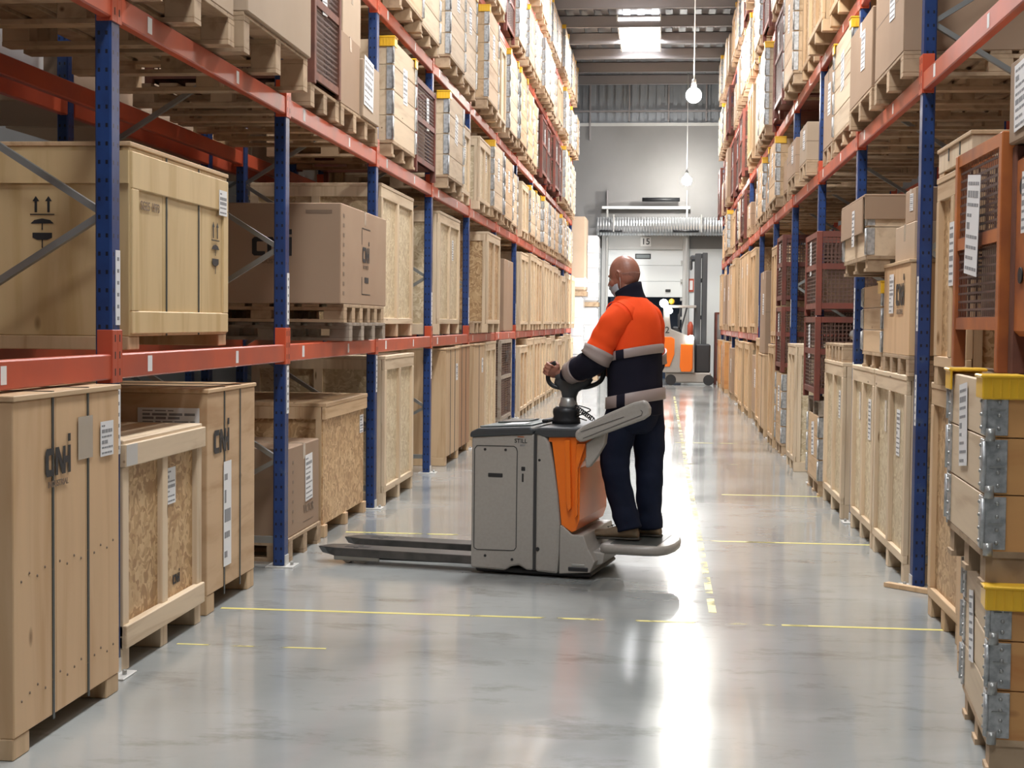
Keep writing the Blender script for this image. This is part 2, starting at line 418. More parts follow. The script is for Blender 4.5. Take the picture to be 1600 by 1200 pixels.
# ------------------------------------------------------------------ templates (front face at x=0, depth towards -x, length along y, base at z=0)
def T_pallet(wd, d, m='pallet', h=.144, nb=3):
    deck = G(); y0 = -wd/2
    nbd = 7
    for i in range(nbd):
        a = -d+(d-.12)*i/(nbd-1); deck.box(a, a+.12, -wd/2, wd/2, h-.022, h, m, .003)
    ps = [part('deck', deck)]
    for i in range(nb):
        y = -wd/2+(wd-.10)*i/(nb-1); r = G()
        for x in (-d, -d/2-.07, -.14): r.box(x, x+.14, y, y+.10, .022, h-.044, m, .003)
        r.box(-d, 0, y, y+.10, h-.044, h-.022, m); r.box(-d, 0, y, y+.10, 0, .022, m)
        ps.append(part('runner', r))
    return 'pallet', ps
def T_pallet_side(wd, d, m='pallet', h=.144):
    """pallet seen on its many-block side (five cells)"""
    return T_pallet(wd, d, m, h, 6)
def T_slat(wd, d, h, sheet='osb_pale', fr='pine_pale', nst=1, ft=.10, lab=1, seed=0):
    """tall sheet crate with a batten frame"""
    b = G(); b.box(-d+.02, -.024, -wd/2+.02, wd/2-.02, ft, h-.03, sheet)
    rail = .085
    ps = [part('panel', b)]
    g = G(); g.box(-.026, 0, -wd/2, wd/2, h-.03-rail, h-.03, fr+'_h', .003); ps.append(part('top_rail', g))
    g = G(); g.box(-.026, 0, -wd/2, wd/2, ft, ft+rail*.6, fr+'_h', .003); ps.append(part('bottom_rail', g))
    n = nst+2
    for i in range(n):
        y = -wd/2+(wd-.07)*i/(n-1); g = G(); g.box(-.03, .002, y, y+.07, ft+rail*.6, h-.03-rail, fr, .003)
        ps.append(part('stile', g))
    for s in (-1, 1):
        g = G(); y = s*wd/2
        for a in (0, d/2-.035, d-.07): g.box(-d+a, min(-d+a+.07, -.031), y-s*.022, y, ft, h-.11, fr)
        g.box(-d, -.031, y-s*.02, y+s*.002, h-.112, h-.03, fr)
        ps.append(part('end_frame', g))
    g = G(); g.box(-d, .004, -wd/2, wd/2, h-.03, h, fr+'_h', .004); ps.append(part('lid', g))
    for i in range(3):
        y = -wd/2+(wd-.09)*i/2; g = G(); g.box(-d+.02, -.004, y, y+.09, 0, ft, fr, .003); ps.append(part('foot', g))
    if lab: ps.append(part('paper_label', paper(face_T(-.022 if nst else 0, wd*.22, h*.72), .10, .22, 5, seed), 'white paper label'))
    return 'framed_crate', ps
def T_plank(wd, d, h, m='ply', ft=.08, nb=3, strap=2, lab=1, seed=0, nails=0):
    """smooth boarded crate with straps"""
    b = G(); ws = [wd/nb*(1+.15*math.sin(3*i+seed)) for i in range(nb)]; sc = wd/sum(ws); y = -wd/2
    for q in ws:
        q *= sc; b.box(-d, 0, y+.001, y+q-.001, ft, h-.02, m, .004); y += q
    if nails:
        for q in range(14): b.ball((-.001, -wd/2+.06+q*.064, .19+.014*(q % 3)), .006, 'faint', 6, 3); b.ball((-.001, -wd/2+.06+q*.064, .60+.02*(q % 2)), .006, 'faint', 6, 3)
    ps = [part('panel', b)]
    g = G(); g.box(-d-.005, .008, -wd/2-.006, wd/2+.006, h-.02, h, 'pine_h', .003); ps.append(part('lid', g))
    for yy in (-wd/2+.0, wd/2-.13):
        g = G(); g.box(-d, -.003, yy, yy+.13, 0, ft, 'pine', .004); ps.append(part('foot', g))
    for i in range(strap):
        y = -wd/2+wd*(i+1)/(strap+1); g = G()
        g.box(0, .0035, y-.008, y+.008, .06, h+.002, 'strap'); g.box(-d, .0035, y-.008, y+.008, h, h+.003, 'strap')
        ps.append(part('strap', g))
    if lab: ps.append(part('paper_label', paper(face_T(.001, wd*.3, h*.78), .14, .18, 5, seed), 'white paper label'))
    return 'plank_crate', ps
def T_collar(wd, d, n, ch=.19, ph=.13, caps=1, lab=1, seed=0, m='pine', side=-1, detail=1):
    """stack of hinged wooden collars on its pallet; side = the end that faces the camera"""
    b = G(); t = .022; mh = m if m.endswith('_h') else m+'_h'
    for y in (-wd/2+.01, -.05, wd/2-.11):
        for x in (-d, -d/2-.07, -.15): b.box(x, x+.14, y, y+.10, .02, ph-.02, 'pallet')
        b.box(-d, 0, y, y+.10, 0, .02, 'pallet')
    b.box(-d, 0, -wd/2, wd/2, ph-.022, ph, 'pallet')
    ps = [part('base_pallet', b)]
    for i in range(n):
        z = ph+ch*i; g = G(); zt = z+ch-.004
        g.box(-t, 0, -wd/2, wd/2, z, zt, mh, .003); g.box(-d, -d+t, -wd/2, wd/2, z, zt, mh, .003)
        g.box(-d+t, -t, -wd/2, -wd/2+t, z, zt, 'orangewood' if side < 0 and detail > 1 else mh); g.box(-d+t, -t, wd/2-t, wd/2, z, zt, 'orangewood' if side > 0 and detail > 1 else mh)
        ps.append(part('collar', g))
    H = ph+ch*n
    g = G(); g.box(-d+t, -t, -wd/2+t, wd/2-t, H-.05, H-.03, 'carton'); ps.append(part('contents', g, 'brown cardboard filling the box'))
    for s in (-1, 1):
        g = G(); y = s*wd/2; hw = .05 if detail < 2 else .07
        for i in range(n):
            z = ph+ch*i
            g.box(-.001, .007, y-s*hw, y+s*.004, z+.006, z+ch-.008, 'zinc', .002)
            g.box(-hw, .004, y, y+s*.007, z+.006, z+ch-.008, 'zinc', .002)
            g.tube([(.006, y+s*.006, z+.012), (.006, y+s*.006, z+ch-.014)], .009, 'zinc', 8)
            if detail > 1:
                for q in range(4):
                    zz = z+.03+q*(ch-.06)/3
                    g.ball((.008, y-s*.045, zz), .007, 'steel', 8, 4); g.ball((-.04, y+s*.009, zz), .007, 'steel', 8, 4)
                g.tube([(-.012, y+s*.014, z-.012), (-.012, y+s*.014, z+.03)], .016, 'steel', 12)
                g.box(-.06, -.012, y+s*.006, y+s*.014, z+.09, z+.096, 'steel')
        ps.append(part('corner_hinge', g, 'grey zinc hinge strip'))
    cs = {0: (), 1: (side,), 2: (-1, 1)}[caps]
    for s in cs:
        g = G(); y = s*wd/2; z0 = H-.065; z1 = H+.018
        T = lambda q: q
        g.box(.009, .018, y-s*.11, y+s*.018, z0, z1, 'yellow', .004); g.box(-.12, .018, y+s*.010, y+s*.020, z0, z1, 'yellow', .006)
        g.box(-.12, .024, y-s*.11, y+s*.026, z1-.012, z1, 'yellow', .004)
        for q in range(4): g.box(-.10+q*.028, -.097+q*.028, y+s*.018, y+s*.024, z0+.005, z1-.014, 'yellow')
        ps.append(part('corner_cap', g, 'yellow plastic corner cap'))
    if lab: ps.append(part('paper_label', paper(face_T(.001, -side*wd*(.02 if detail < 2 else .18), H*.68), .20 if detail < 2 else .12, .30, 5, seed, .12*math.sin(seed*2.3)), 'white paper label'))
    return 'collar_box', ps
def T_cage(wd, d, h, m='rust', lab=1, seed=0, ft=.10, fill='carton'):
    ps = []; g = G(); p = .05
    for y in (-wd/2, wd/2-p):
        for x in (-d, -p): g.box(x, x+p, y, y+p, 0, h, m, .004)
    for z in (ft, h*.55, h-p):
        for y in (-wd/2, wd/2-p): g.box(-d+.004, -.004, y+.005, y+p-.005, z, z+p, m)
        for x in (-d, -p): g.box(x+.005, x+p-.005, -wd/2+.004, wd/2-.004, z, z+p, m)
    ps.append(part('frame', g))
    g = G(); g.box(-.02, -.014, -wd/2+.04, wd/2-.04, ft+.04, h-.04, 'wire'); ps.append(part('mesh_panel', g, 'rusty wire mesh front'))
    for s in (-1, 1):
        g = G(); y = s*(wd/2-.02); g.box(-d+.04, -.04, y, y+.005, ft+.04, h-.04, 'wire'); ps.append(part('mesh_panel', g, 'rusty wire mesh end'))
    g = G(); g.box(-d+.02, -.02, -wd/2+.02, wd/2-.02, ft, ft+.03, m); ps.append(part('floor_plate', g))
    g = G(); g.box(-d+.12, -.10, -wd/2+.08, wd/2-.08, ft+.03, h*.62, fill, .01); ps.append(part('contents', g, 'dark packed goods inside the cage'))
    if lab: ps.append(part('paper_label', paper(face_T(-.010, -wd*.1 if lab > 0 else wd*.1, h*.70), .13, .30, 6, seed, .08), 'white paper label'))
    return 'mesh_cage', ps
def T_carton(wd, d, h, m='carton', lab=0, seed=0, stack=1):
    b = G(); b.box(-d, 0, -wd/2, wd/2, 0, h, m, .006)
    ps = [part('box_body', b)]
    g = G(); g.box(-d, .0012, -.03, .03, h, h+.0012, 'tape'); g.box(0, .0012, -.03, .03, h-.10, h, 'tape')
    if stack > 1:
        for i in range(1, stack): g.box(-d-.001, .001, -wd/2-.001, wd/2+.001, h*i/stack-.003, h*i/stack+.003, 'faint')
    ps.append(part('tape', g, 'clear packing tape'))
    if lab: ps.append(part('paper_label', paper(face_T(.001, wd*.12, h*.6), min(.2, wd*.3), min(.28, h*.5), 5, seed, -.04), 'white paper label'))
    return 'carton', ps
TEMPLATES = dict(pallet=T_pallet, pallet_side=T_pallet_side, slat=T_slat, plank=T_plank, collar=T_collar, cage=T_cage, carton=T_carton)
#BODY
# ------------------------------------------------------------------ the building
g = G(); g.box(-9, 5, -6, 39.6, -.2, 0, 'floor'); struct('floor', g)
g = G()   # back wall around the dock opening (X -1.46..0.57, z 0..3.47)
g.box(-9, -1.62, 39.5, 39.8, 3.5, 6.8, 'concrete'); g.box(.72, 5, 39.5, 39.8, 3.5, 6.8, 'concrete'); g.box(-1.62, .72, 39.5, 39.8, 3.9, 6.8, 'concrete')
g.box(-9, -1.62, 39.5, 39.8, 0, 3.5, 'doorpanel'); g.box(.72, 5, 39.5, 39.8, 0, 3.5, 'doorpanel')
struct('wall_back', g)
g = G(); g.box(-9, 5, 39.46, 39.8, 6.78, 6.86, 'frame')
x = -9
while x < 5:
    g.box(x, x+.11, 39.52, 39.6, 6.86, 8.2, 'clad'); g.box(x+.11, x+.22, 39.57, 39.6, 6.86, 8.2, 'clad'); x += .22
for x in (-2.0, -.95, .1, 1.1): g.box(x, x+.04, 39.44, 39.5, 6.4 if x < -1.9 else 6.9, 8.2, 'purlin')
g.box(-9, 5, 39.42, 39.5, 7.15, 7.19, 'purlin')
struct('wall_back_cladding', g)
g = G(); g.box(-9.2, -9, -6, 39.8, 0, 8.2, 'concrete'); struct('wall_left', g)
g = G(); g.box(5, 5.2, -6, 39.8, 0, 8.2, 'concrete'); struct('wall_right', g)
g = G(); x = -9
while x < 5:
    g.box(x, x+.16, -6, 39.6, 8.10, 8.2, 'deck'); g.box(x+.16, x+.30, -6, 39.6, 8.02, 8.10, 'deck'); x += .30
g.box(-9, 5, -6, 39.8, 8.2, 8.25, 'deck')
struct('ceiling', g)
k = 0; y = 1.5
while y < 39.4:
    g = G(); g.box(-9, 5, y, y+.012, 7.78, 8.02, 'purlin'); g.box(-9, 5, y, y+.09, 7.77, 7.785, 'purlin'); g.box(-9, 5, y, y+.09, 8.005, 8.02, 'purlin')
    k += 1; struct('trim_%d' % k, g); y += 1.86
for i, yy in enumerate(SKY_Y):
    g = G(); g.box(-1.0, -.12, yy-1.75, yy+1.75, 7.90, 7.96, 'sky'); o = struct('window_%d' % (i+1), g)
    for s in (-1.03, -.12):
        g = G(); g.box(s, s+.03, yy-1.78, yy+1.78, 7.88, 8.02, 'white'); ob('window_frame', g, o)
# dock door
g = G()
for i in range(3): g.box(-1.44, .55, 39.42, 39.47, 2.2+i*.425, 2.2+(i+1)*.425-.006, 'doorpanel', .004)
door = ob('door_1', g); door['kind'] = 'structure'
g = G(); g.box(-.72, -.30, 39.405, 39.42, 3.22, 3.36, 'blk', .01); g.box(-.69, -.33, 39.40, 39.406, 3.245, 3.335, 'greytop'); ob('door_window', g, door)
g = G(); g.box(.10, .24, 39.39, 39.42, 2.34, 2.41, 'blk', .01); ob('door_handle', g, door)
g = G(); g.box(-1.62, -1.44, 39.35, 39.5, 0, 3.9, 'frame', .01); g.box(.55, .72, 39.35, 39.5, 0, 3.9, 'frame', .01); g.box(-1.44, .55, 39.35, 39.5, 3.47, 3.9, 'frame', .01)
g.box(-1.62, .72, 39.28, 39.5, 4.55, 4.62, 'white')
for s in (-1.5, .62): g.box(s, s+.05, 39.3, 39.36, 0, 4.6, 'steel'); g.box(s, s+.04, 39.3, 39.5, 4.6, 5.05, 'purlin')
for i in range(6): g.box(.50, .58, 39.36, 39.42, .6+i*.5, .68+i*.5, 'steel')
struct('door_frame_1', g)
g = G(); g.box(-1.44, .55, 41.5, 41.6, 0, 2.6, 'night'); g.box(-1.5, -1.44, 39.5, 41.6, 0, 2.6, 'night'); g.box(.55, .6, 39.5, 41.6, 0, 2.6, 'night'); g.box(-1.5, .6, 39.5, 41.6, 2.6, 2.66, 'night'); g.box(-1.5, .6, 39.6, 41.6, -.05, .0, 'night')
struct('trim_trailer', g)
g = G(); g.box(-.58, -.30, 39.32, 39.345, 3.55, 3.80, 'white', .004)
add_text(g, '15', .23, 'ink', lambda v: Vector((-.44+v.x, 39.318-v.z, 3.675+v.y)))
tag(ob('door_number_sign', g), 'white plate with black number 15 above the loading dock door', 'sign')
g = G(); g.tube([(-.55, 39.2, 4.79), (.45, 39.2, 4.79)], .055, 'blk', 12); g.bar((-.58, 39.25, 4.79), (-1.5, 39.35, 4.72), .012, .012, 'purlin'); g.bar((.48, 39.25, 4.79), (.64, 39.35, 4.76), .012, .012, 'purlin')
tag(ob('wall_heater', g), 'long black heater bar on the back wall above the dock door', 'heater')
# flexible duct
g = G(); rings = []; n = 96
for i in range(n+1):
    x = -1.75+3.5*i/n; r = .24+(.012 if i % 2 else -.006); rings.append(((x, 38.95, 4.06), (0, r, 0), (0, 0, r)))
g.loft(rings, 20, 'duct', True, False)
duct = tag(ob('ventilation_duct', g), 'silver ribbed ventilation duct running above the dock door', 'duct')
for a in (-1.3, 1.0):
    g = G(); g.box(a, a+.03, 38.7, 39.5, 4.32, 4.36, 'steel'); g.box(a, a+.03, 38.69, 38.72, 3.9, 4.36, 'steel'); o = ob('wall_bracket', g, duct)
for a, b in ((-1.66, -1.06), (.28, .95)):
    g = G(); g.tube([(a, 38.76, 3.93), (b, 38.76, 3.93)], .035, 'blk', 8); o = ob('air_slot', g, duct); o['label'] = 'black air slot along the duct'
# pendant lamps over the aisle
for i, (x, y, z, lab) in enumerate(((.474, 24., 5.20, 'bright globe lamp hanging nearer over the aisle, higher of the two'), (.604, 38., 5.18, 'bright globe lamp hanging before the back wall, lower of the two'), (.45, 10., 5.2, 'bright globe lamp hanging straight above the pallet truck'))):
    r = empty('pendant_lamp', (x, y, z)); tag(r, lab, 'lamp', 'globe lamps over the aisle')
    g = G(); g.ball((0, 0, 0), .125, 'lamp', 20, 14); o = ob('globe', g, r)
    g = G(); g.tube([(0, 0, .11), (0, 0, .26)], [.05, .03], 'steel', 12); ob('socket', g, r)
    g = G(); g.tube([(0, 0, .25), (0, 0, 8.0-z)], .010, 'white', 6); ob('cord', g, r)
# floor lines
def fl(x0, x1, y0, y1, label, m='line'):
    g = G(); g.box(x0, x1, y0, y1, .0006, .0014, m); tag(ob('floor_line', g), label, 'floor line', 'painted floor lines')
fl(-2.25, -.95, 7.295, 7.328, 'solid yellow line across the floor at the left, before the truck', 'line_solid')
fl(-.95, .75, 7.295, 7.328, 'worn yellow line across the aisle middle before the truck')
fl(.62, 1.50, 7.295, 7.328, 'solid yellow line across the floor at the right rack', 'line_solid')
fl(-2.2, .8, 10.07, 10.11, 'faint worn yellow line on the floor behind the forks')
fl(.62, 1.44, 10.07, 10.11, 'yellow floor line reaching the right rack behind the man', 'line_solid')
fl(.55, 1.4, 12.85, 12.89, 'yellow floor line by the second right upright', 'line_solid')
fl(.2, 1.4, 15.6, 15.65, 'faint yellow cross line further along the aisle')
fl(.2, 1.4, 18.4, 18.45, 'thin yellow cross line near the far right crates')
fl(.268, .308, 7.4, 30, 'dashed yellow line running along the middle of the aisle')
fl(-2.2, -1.5, 6.46, 6.48, 'short white scuffed line before the first framed crate')

# ------------------------------------------------------------------ racks
ORD = ['first', 'second', 'third', 'fourth', 'fifth', 'sixth', 'seventh', 'eighth', 'ninth', 'tenth', 'eleventh', 'twelfth', 'thirteenth']
LV = {'L': [0, 1.35, 2.83, 4.03, 5.5, 6.8], 'R': [0, 1.35, 2.93, 3.98, 5.4, 6.7]}
PY = {'L': [5.80+2.78*(k-1) for k in range(0, 13)], 'R': [8.46+2.72*(k-1) for k in range(0, 12)]}
PY['L'][0] = 3.02
XF = {'L': -2.25, 'R': 1.45}; RZ = {'L': 0, 'R': PI}
SIDE = {'L': 'left', 'R': 'right'}
def T_frame(h, strips, rear):
    ps = []
    g = G(); g.box(-.07, 0, 0, .10, .006, h, 'blue', .008); ps.append(part('front_post', g))
    g = G(); g.box(-.07, 0, 0, .10, .006, h, 'blue', .008)
    me = g.mesh('rear_post')
    ps.append(('rear_post', me, None, []))
    z = .65; fr = True
    while z < h-.7:
        a, b = ((-.05, -1.08) if fr else (-1.08, -.05)); g = G(); g.bar((a, .05, z), (b, .05, z+.64), .032, .028, 'brace'); ps.append(part('brace', g, 'grey diagonal brace')); z += .64; fr = not fr
    g = G(); g.bar((-.05, .05, .65), (-1.08, .05, .10), .032, .028, 'brace'); ps.append(part('brace', g, 'grey diagonal brace'))
    g = G(); g.box(-1.06, -.07, .035, .065, .14, .18, 'brace'); ps.append(part('crossbar', g, 'grey horizontal tie'))
    for x in (0, -1.06):
        g = G(); g.box(x-.11, x+.06, -.03, .13, 0, .008, 'foot', .002); g.box(x-.001, x+.006, .01, .09, .008, .07, 'foot'); g.tube([(x+.035, .05, .008), (x+.035, .05, .028)], .010, 'steel', 8); ps.append(part('foot_plate', g, 'pale steel foot plate'))
    if strips:
        for (a, b) in ((1.47, 1.78), (.93, 1.22)):
            g = G(); g.box(0, .002, .045, .095, a, b, 'paper')
            for q in range(6): g.box(.002, .0026, .06, .082, a+.02+q*(b-a)/6.3, a+.035+q*(b-a)/6.3, 'print')
            ps.append(part('address_strip', g, 'white address strip'))
    return 'upright_frame', ps
TEMPLATES['frame'] = T_frame
frames = {}
for sd in 'LR':
    for k, y in enumerate(PY[sd]):
        if sd == 'R' and k == 0: continue
        loc = (XF[sd], y if sd == 'L' else y+.10, 0)
        lab = 'blue perforated upright frame of the %s rack, %s' % (SIDE[sd], 'nearest and partly out of view' if k == 0 else ORD[k-1]+' one in view')
        r = place('frame', (7.7, 1, 1), loc, RZ[sd], lab, 'rack upright', '%s rack upright frames' % SIDE[sd]); r['kind'] = 'thing'
        for c in r.children:
            if c.name.startswith('rear_post'): c.location = (-1.06, 0, 0)
def T_beam(L, sticker, rear):
    s = 1 if not rear else -1
    g = G(); g.box(-.048, .002, 0, L, -.105, 0, 'beam', .006)
    mb = g.mesh('rack_beam'); ps = []
    for e in (0, 1):
        g = G(); y = -.10 if e == 0 else L; 
        g.box(.0, .007, y-.002 if e else y+.052, y+.052 if e else y+.102, -.12, .10, 'beam', .002); g.box(-.06, .007, (y-.006) if e else (y+.100), y if e else y+.106, -.12, .10, 'beam', .002)
        for q in range(3): g.box(.007, .0075, (y+.02) if e else (y+.07), (y+.03) if e else (y+.08), -.09+q*.07, -.06+q*.07, 'dark')
        ps.append(part('end_connector', g))
    g = G(); g.box(.002, .003, L*.12, L*.12+.055, -.085, -.015, 'paper'); ps.append(part('sticker', g, 'white sticker'))
    if sticker > 1: 
        g = G(); g.box(.002, .003, L*.62, L*.62+.045, -.085, -.02, 'paper'); ps.append(part('sticker', g, 'white sticker'))
    return mb, ps
BM = {}
LN = ['', 'lowest', 'second', 'third', 'fourth', 'top']
def beam(sd, k, lv, rear=False, x=None, extra=None):
    Y = PY[sd]; y0, y1 = Y[k]+.10, Y[k+1]; L = round(y1-y0, 3)
    key = (L, rear)
    if key not in BM: BM[key] = T_beam(L, 2, rear)
    mb, ps = BM[key]
    z = LV[sd][lv]; xf = XF[sd] if x is None else x
    if rear: xf = XF[sd]+(-1.08 if sd == 'L' else 1.08)
    o = D.objects.new('rack_beam', mb); COL.objects.link(o)
    o.location = (xf, y0 if sd == 'L' else y1, z); o.rotation_euler = (0, 0, RZ[sd])
    if rear: o.location.x += (0 if sd == 'L' else 0)
    tag(o, '%s orange beam, %s rack, %s level, %s bay from the camera' % ('rear' if rear else 'front', SIDE[sd], LN[lv], ORD[k]), 'rack beam', '%s rack %s beams' % (SIDE[sd], 'rear' if rear else 'front'), 'thing')
    for (pn, me, pl, _) in ps:
        if rear and pn == 'sticker': continue
        c = D.objects.new(pn, me); COL.objects.link(c); c.parent = o
        if pl: c['label'] = pl
for sd in 'LR':
    for k in range(len(PY[sd])-1):
        for lv in range(1, 6):
            zmin = LV[sd][lv]; ymax = PY[sd][k+1]
            if zmin > 1.8+.225*ymax: continue            # above the picture
            if sd == 'R' and lv == 1 and k < 6: continue  # goods are stacked there without a beam
            beam(sd, k, lv)
            if (k < 6 and lv < 4): beam(sd, k, lv, True)

# ------------------------------------------------------------------ goods
def put(sd, kind, args, y, z, label, cat, group=None, x=None, rot=0):
    xf = x if x is not None else (XF[sd]+.03 if sd == 'L' else XF[sd]-.03)
    return place(kind, args, (xf, y, z), RZ[sd]+rot, label, cat, group)
def decal(r, name, g, label=None):
    o = ob(name, g, r)
    if label: o['label'] = label
    return o
# left, on the floor -------------------------------------------------
r = put('L', 'plank', (.96, 1.1, 1.235, 'ply', .075, 3, 2, 0, 1, 1), 5.14, 0, 'tall boarded plywood crate with black logo, nearest at bottom left', 'crate', x=-2.15)
decal(r, 'printed_logo', cnh(face_T(.0045, -.12, .985), .10), 'black stencilled logo')
decal(r, 'paper_label', paper(face_T(.0045, .34, 1.03), .13, .135, 3, 4), 'white document label'); decal(r, 'tape_patch', (lambda g: g.box(.0042, .0048, .06, .20, .97, 1.13, 'tape') and g)(G()), 'wrinkled clear tape patch')
r = put('L', 'slat', (1.06, 1.15, .985, 'osb', 'pine_pale', 1, .10, 0, 2), 6.437, 0, 'framed chipboard crate with a deep top rail beside the nearest crate', 'crate', x=-2.245)
g = G(); g.box(-.02, .018, -.535, .545, .87, .968, 'pine_pale_h', .004); g.box(.018, .019, -.53, -.40, .875, .965, 'foot'); decal(r, 'top_board', g, 'wide pale top board')
g = G(); g.box(-.02, .018, -.53, .53, .10, .20, 'pine_pale_h', .004); decal(r, 'bottom_board', g, 'wide pale bottom board')
decal(r, 'printed_logo', cnh(face_T(-.022, .22, .27), .045, False), 'small black logo'); decal(r, 'paper_label', paper(face_T(-.022, .14, .72), .13, .17, 4, 7), 'taped paper label')
r = put('L', 'plank', (.86, 1.15, 1.145, 'ply2', .10, 3, 2, 0, 2), 7.535, 0, 'wavy grained plywood crate with black logo, left of the second upright', 'crate', x=-2.26)
decal(r, 'printed_logo', cnh(face_T(.0045, -.20, .87), .12, False), 'black stencilled logo')
g = paper(face_T(.0045, -.10, .48), .13, .55, 2, 9); decal(r, 'paper_label', g, 'long whitish plastic document pouch')
g = paper(side_T(-.4305, -.20, 1.0), .32, .10, 2, 3); decal(r, 'paper_label', g, 'wide white label on the end face')
put('L', 'pallet', (.85, 1.15, 'pallet', .144, 3), 9.19, 0, 'wooden pallet on the floor under the brown carton by the forks', 'pallet', x=-2.27)
r = put('L', 'carton', (.82, 1.1, .56, 'carton', 0, 1), 9.19, .144, 'brown cardboard carton with white sheet, on pallet behind second left upright', 'carton', x=-2.28)
decal(r, 'paper_label', paper(face_T(.002, .12, .33), .19, .30, 6, 12, .04), 'white delivery sheet'); g = G(); add_text(g, 'VICTOR', .075, 'faint', face_T(.002, .12, .13)); g.box(.001, .0015, -.02, .26, .05, .055, 'faint')
decal(r, 'printed_mark', g, 'dark print')
g = G()
for q in range(7): g.box(.001, .0016, -.30, -.27, .08+q*.062, .10+q*.062, 'faint')
decal(r, 'printed_mark', g, 'column of dark handling marks')
r = put('L', 'slat', (1.42, 1.2, .93, 'osb', 'pine_h' if False else 'pine', 0, .085, 0, 4), 10.50, 0, 'low wide golden chipboard crate left of the third left upright', 'crate', x=-2.28)
for c in list(r.children):
    if c.name.startswith('stile') or c.name.startswith('bottom_rail'): D.objects.remove(c)
decal(r, 'paper_label', paper(face_T(-.022, .60, .70), .13, .14, 3, 5), 'white label')
r = put('L', 'slat', (1.36, 1.1, 1.215, 'osb_pale', 'pine_pale', 1, .11, 0, 5), 12.21, 0, 'tall pale framed chipboard crate right of the third left upright', 'crate', x=-2.2)
put('L', 'plank', (1.0, 1.1, 1.22, 'pine', .09, 2, 2, 1, 6), 15.36, 0, 'pine crate with whitish front right of the fourth left upright', 'crate', x=-2.2)
put('L', 'plank', (1.0, 1.1, 1.23, 'redwood', .09, 4, 2, 0, 7), 16.38, 0, 'reddish board crate beside the whitish pine crate', 'crate', x=-2.22)
r = put('L', 'plank', (1.05, 1.1, 1.23, 'pine', .09, 4, 1, 1, 8), 17.62, 0, 'brown boarded crate with torn sheet in the middle of left floor row', 'crate', x=-2.2)
put('L', 'slat', (1.15, 1.1, 1.24, 'osb_pale', 'pine_pale', 1, .09, 0, 9), 18.85, 0, 'pale framed crate beside the boarded crate with torn sheet', 'crate', x=-2.2)
r = put('L', 'cage', (1.5, 1.1, 1.24, 'old', 0, 3), 21.0, 0, 'open slatted wooden crate of dark goods beside the seventh left upright', 'crate', x=-2.22)
decal(r, 'printed_logo', cnh(face_T(.006, .0, 1.0), .17, False), 'black logo')
# left, on the lowest beams -------------------------------------------
r = put('L', 'plank', (1.42, 1.25, .90, 'ply_beige', .06, 3, 2, 0, 11), 6.82, 1.36, 'huge beige shipping crate with dark straps on the lowest left beams', 'crate', x=-2.29)
g = G(); g.box(-.02, .012, -.70, .70, .70, .86, 'ply_beige', .004); g.box(-.02, .012, -.70, .70, .07, .17, 'ply_beige', .004); g.box(-.02, .012, -.70, -.62, .17, .70, 'ply_beige', .004); g.box(-.02, .012, .62, .70, .17, .70, 'ply_beige', .004)
g.box(-1.2, -.0, -.722, -.712, .72, .86, 'ply_beige'); decal(r, 'border_board', g, 'raised border boards')
decal(r, 'paper_label', paper(face_T(.013, .60, .74), .13, .13, 2, 2), 'white label'); decal(r, 'printed_mark', arrows(side_T(-.7105, -.39, .55), .22), 'black handling symbols')
decal(r, 'printed_mark', arrows(face_T(.0045, .50, .50), .26), 'black handling symbols')
g = G(); add_text(g, 'SG25 1973', .055, 'faint', face_T(.0045, -.46, .635)); decal(r, 'printed_mark', g, 'stencilled code')
put('L', 'pallet_side', (1.42, 1.15, 'pallet', .125), 10.38, 1.483, 'light wooden pallet directly under the large left carton', 'pallet', x=-2.13)
put('L', 'pallet', (1.30, 1.15, 'old', .125, 4), 10.50, 1.356, 'grey weathered pallet lying on the lowest left beam, bottom of two', 'pallet', x=-2.13)
r = put('L', 'carton', (1.60, 1.15, .672, 'carton', 0, 2), 10.37, 1.608, 'large brown carton with logo on stacked pallets, lowest left beams', 'carton', x=-2.13)
decal(r, 'printed_logo', cnh(face_T(.0025, .02, .36), .11, True), 'black printed logo'); g = G()
for (a, b, c, e) in ((-.12, .18, .545, .55), (-.12, .18, .075, .08), (-.12, -.11, .43, .55), (-.12, -.11, .08, .20), (-.02, .12, .16, .20)): g.box(.001, .0018, a, b, c, e, 'ink')
decal(r, 'printed_mark', g, 'thin printed frame')
g = G()
for q in range(9): g.box(.001, .0018, -.74, -.69, .06+q*.065, .085+q*.065, 'faint')
decal(r, 'printed_mark', g, 'column of dark handling marks')
decal(r, 'printed_mark', (lambda g: g.box(-.24, -.06, -.8022, -.8012, .60, .625, 'faint') and g)(G()), 'dark print'); 
decal(r, 'printed_logo', cnh(side_T(-.8015, -.47, .38), .125, True), 'large faint logo on the end')
put('L', 'slat', (1.55, 1.1, 1.265, 'osb_pale', 'pine_pale', 1, .11, 0, 13), 12.57, 1.36, 'tall chipboard crate with pale frame, behind the large left carton', 'crate', x=-2.29)
r = put('L', 'slat', (1.5, 1.1, 1.26, 'osb_pale', 'pine_pale', 1, .11, 1, 14), 15.44, 1.36, 'tall chipboard crate right of fourth left upright, on the lowest beams', 'crate', x=-2.25)
put('L', 'pallet', (.80, 1.1, 'pallet', .14, 3), 17.45, 1.36, 'empty pallet standing before a tall crate on the lowest left beams', 'pallet', x=-2.2)
put('L', 'slat', (1.38, 1.1, 1.25, 'osb', 'pine_pale', 1, .11, 0, 15), 18.62, 1.36, 'tall framed crate just past the empty pallet on the lowest left beams', 'crate', x=-2.14)
put('L', 'carton', (1.3, 1.1, 1.05, 'carton', 0, 3), 21.65, 1.36, 'big brown carton with logo beside the seventh left upright', 'carton', x=-2.27)
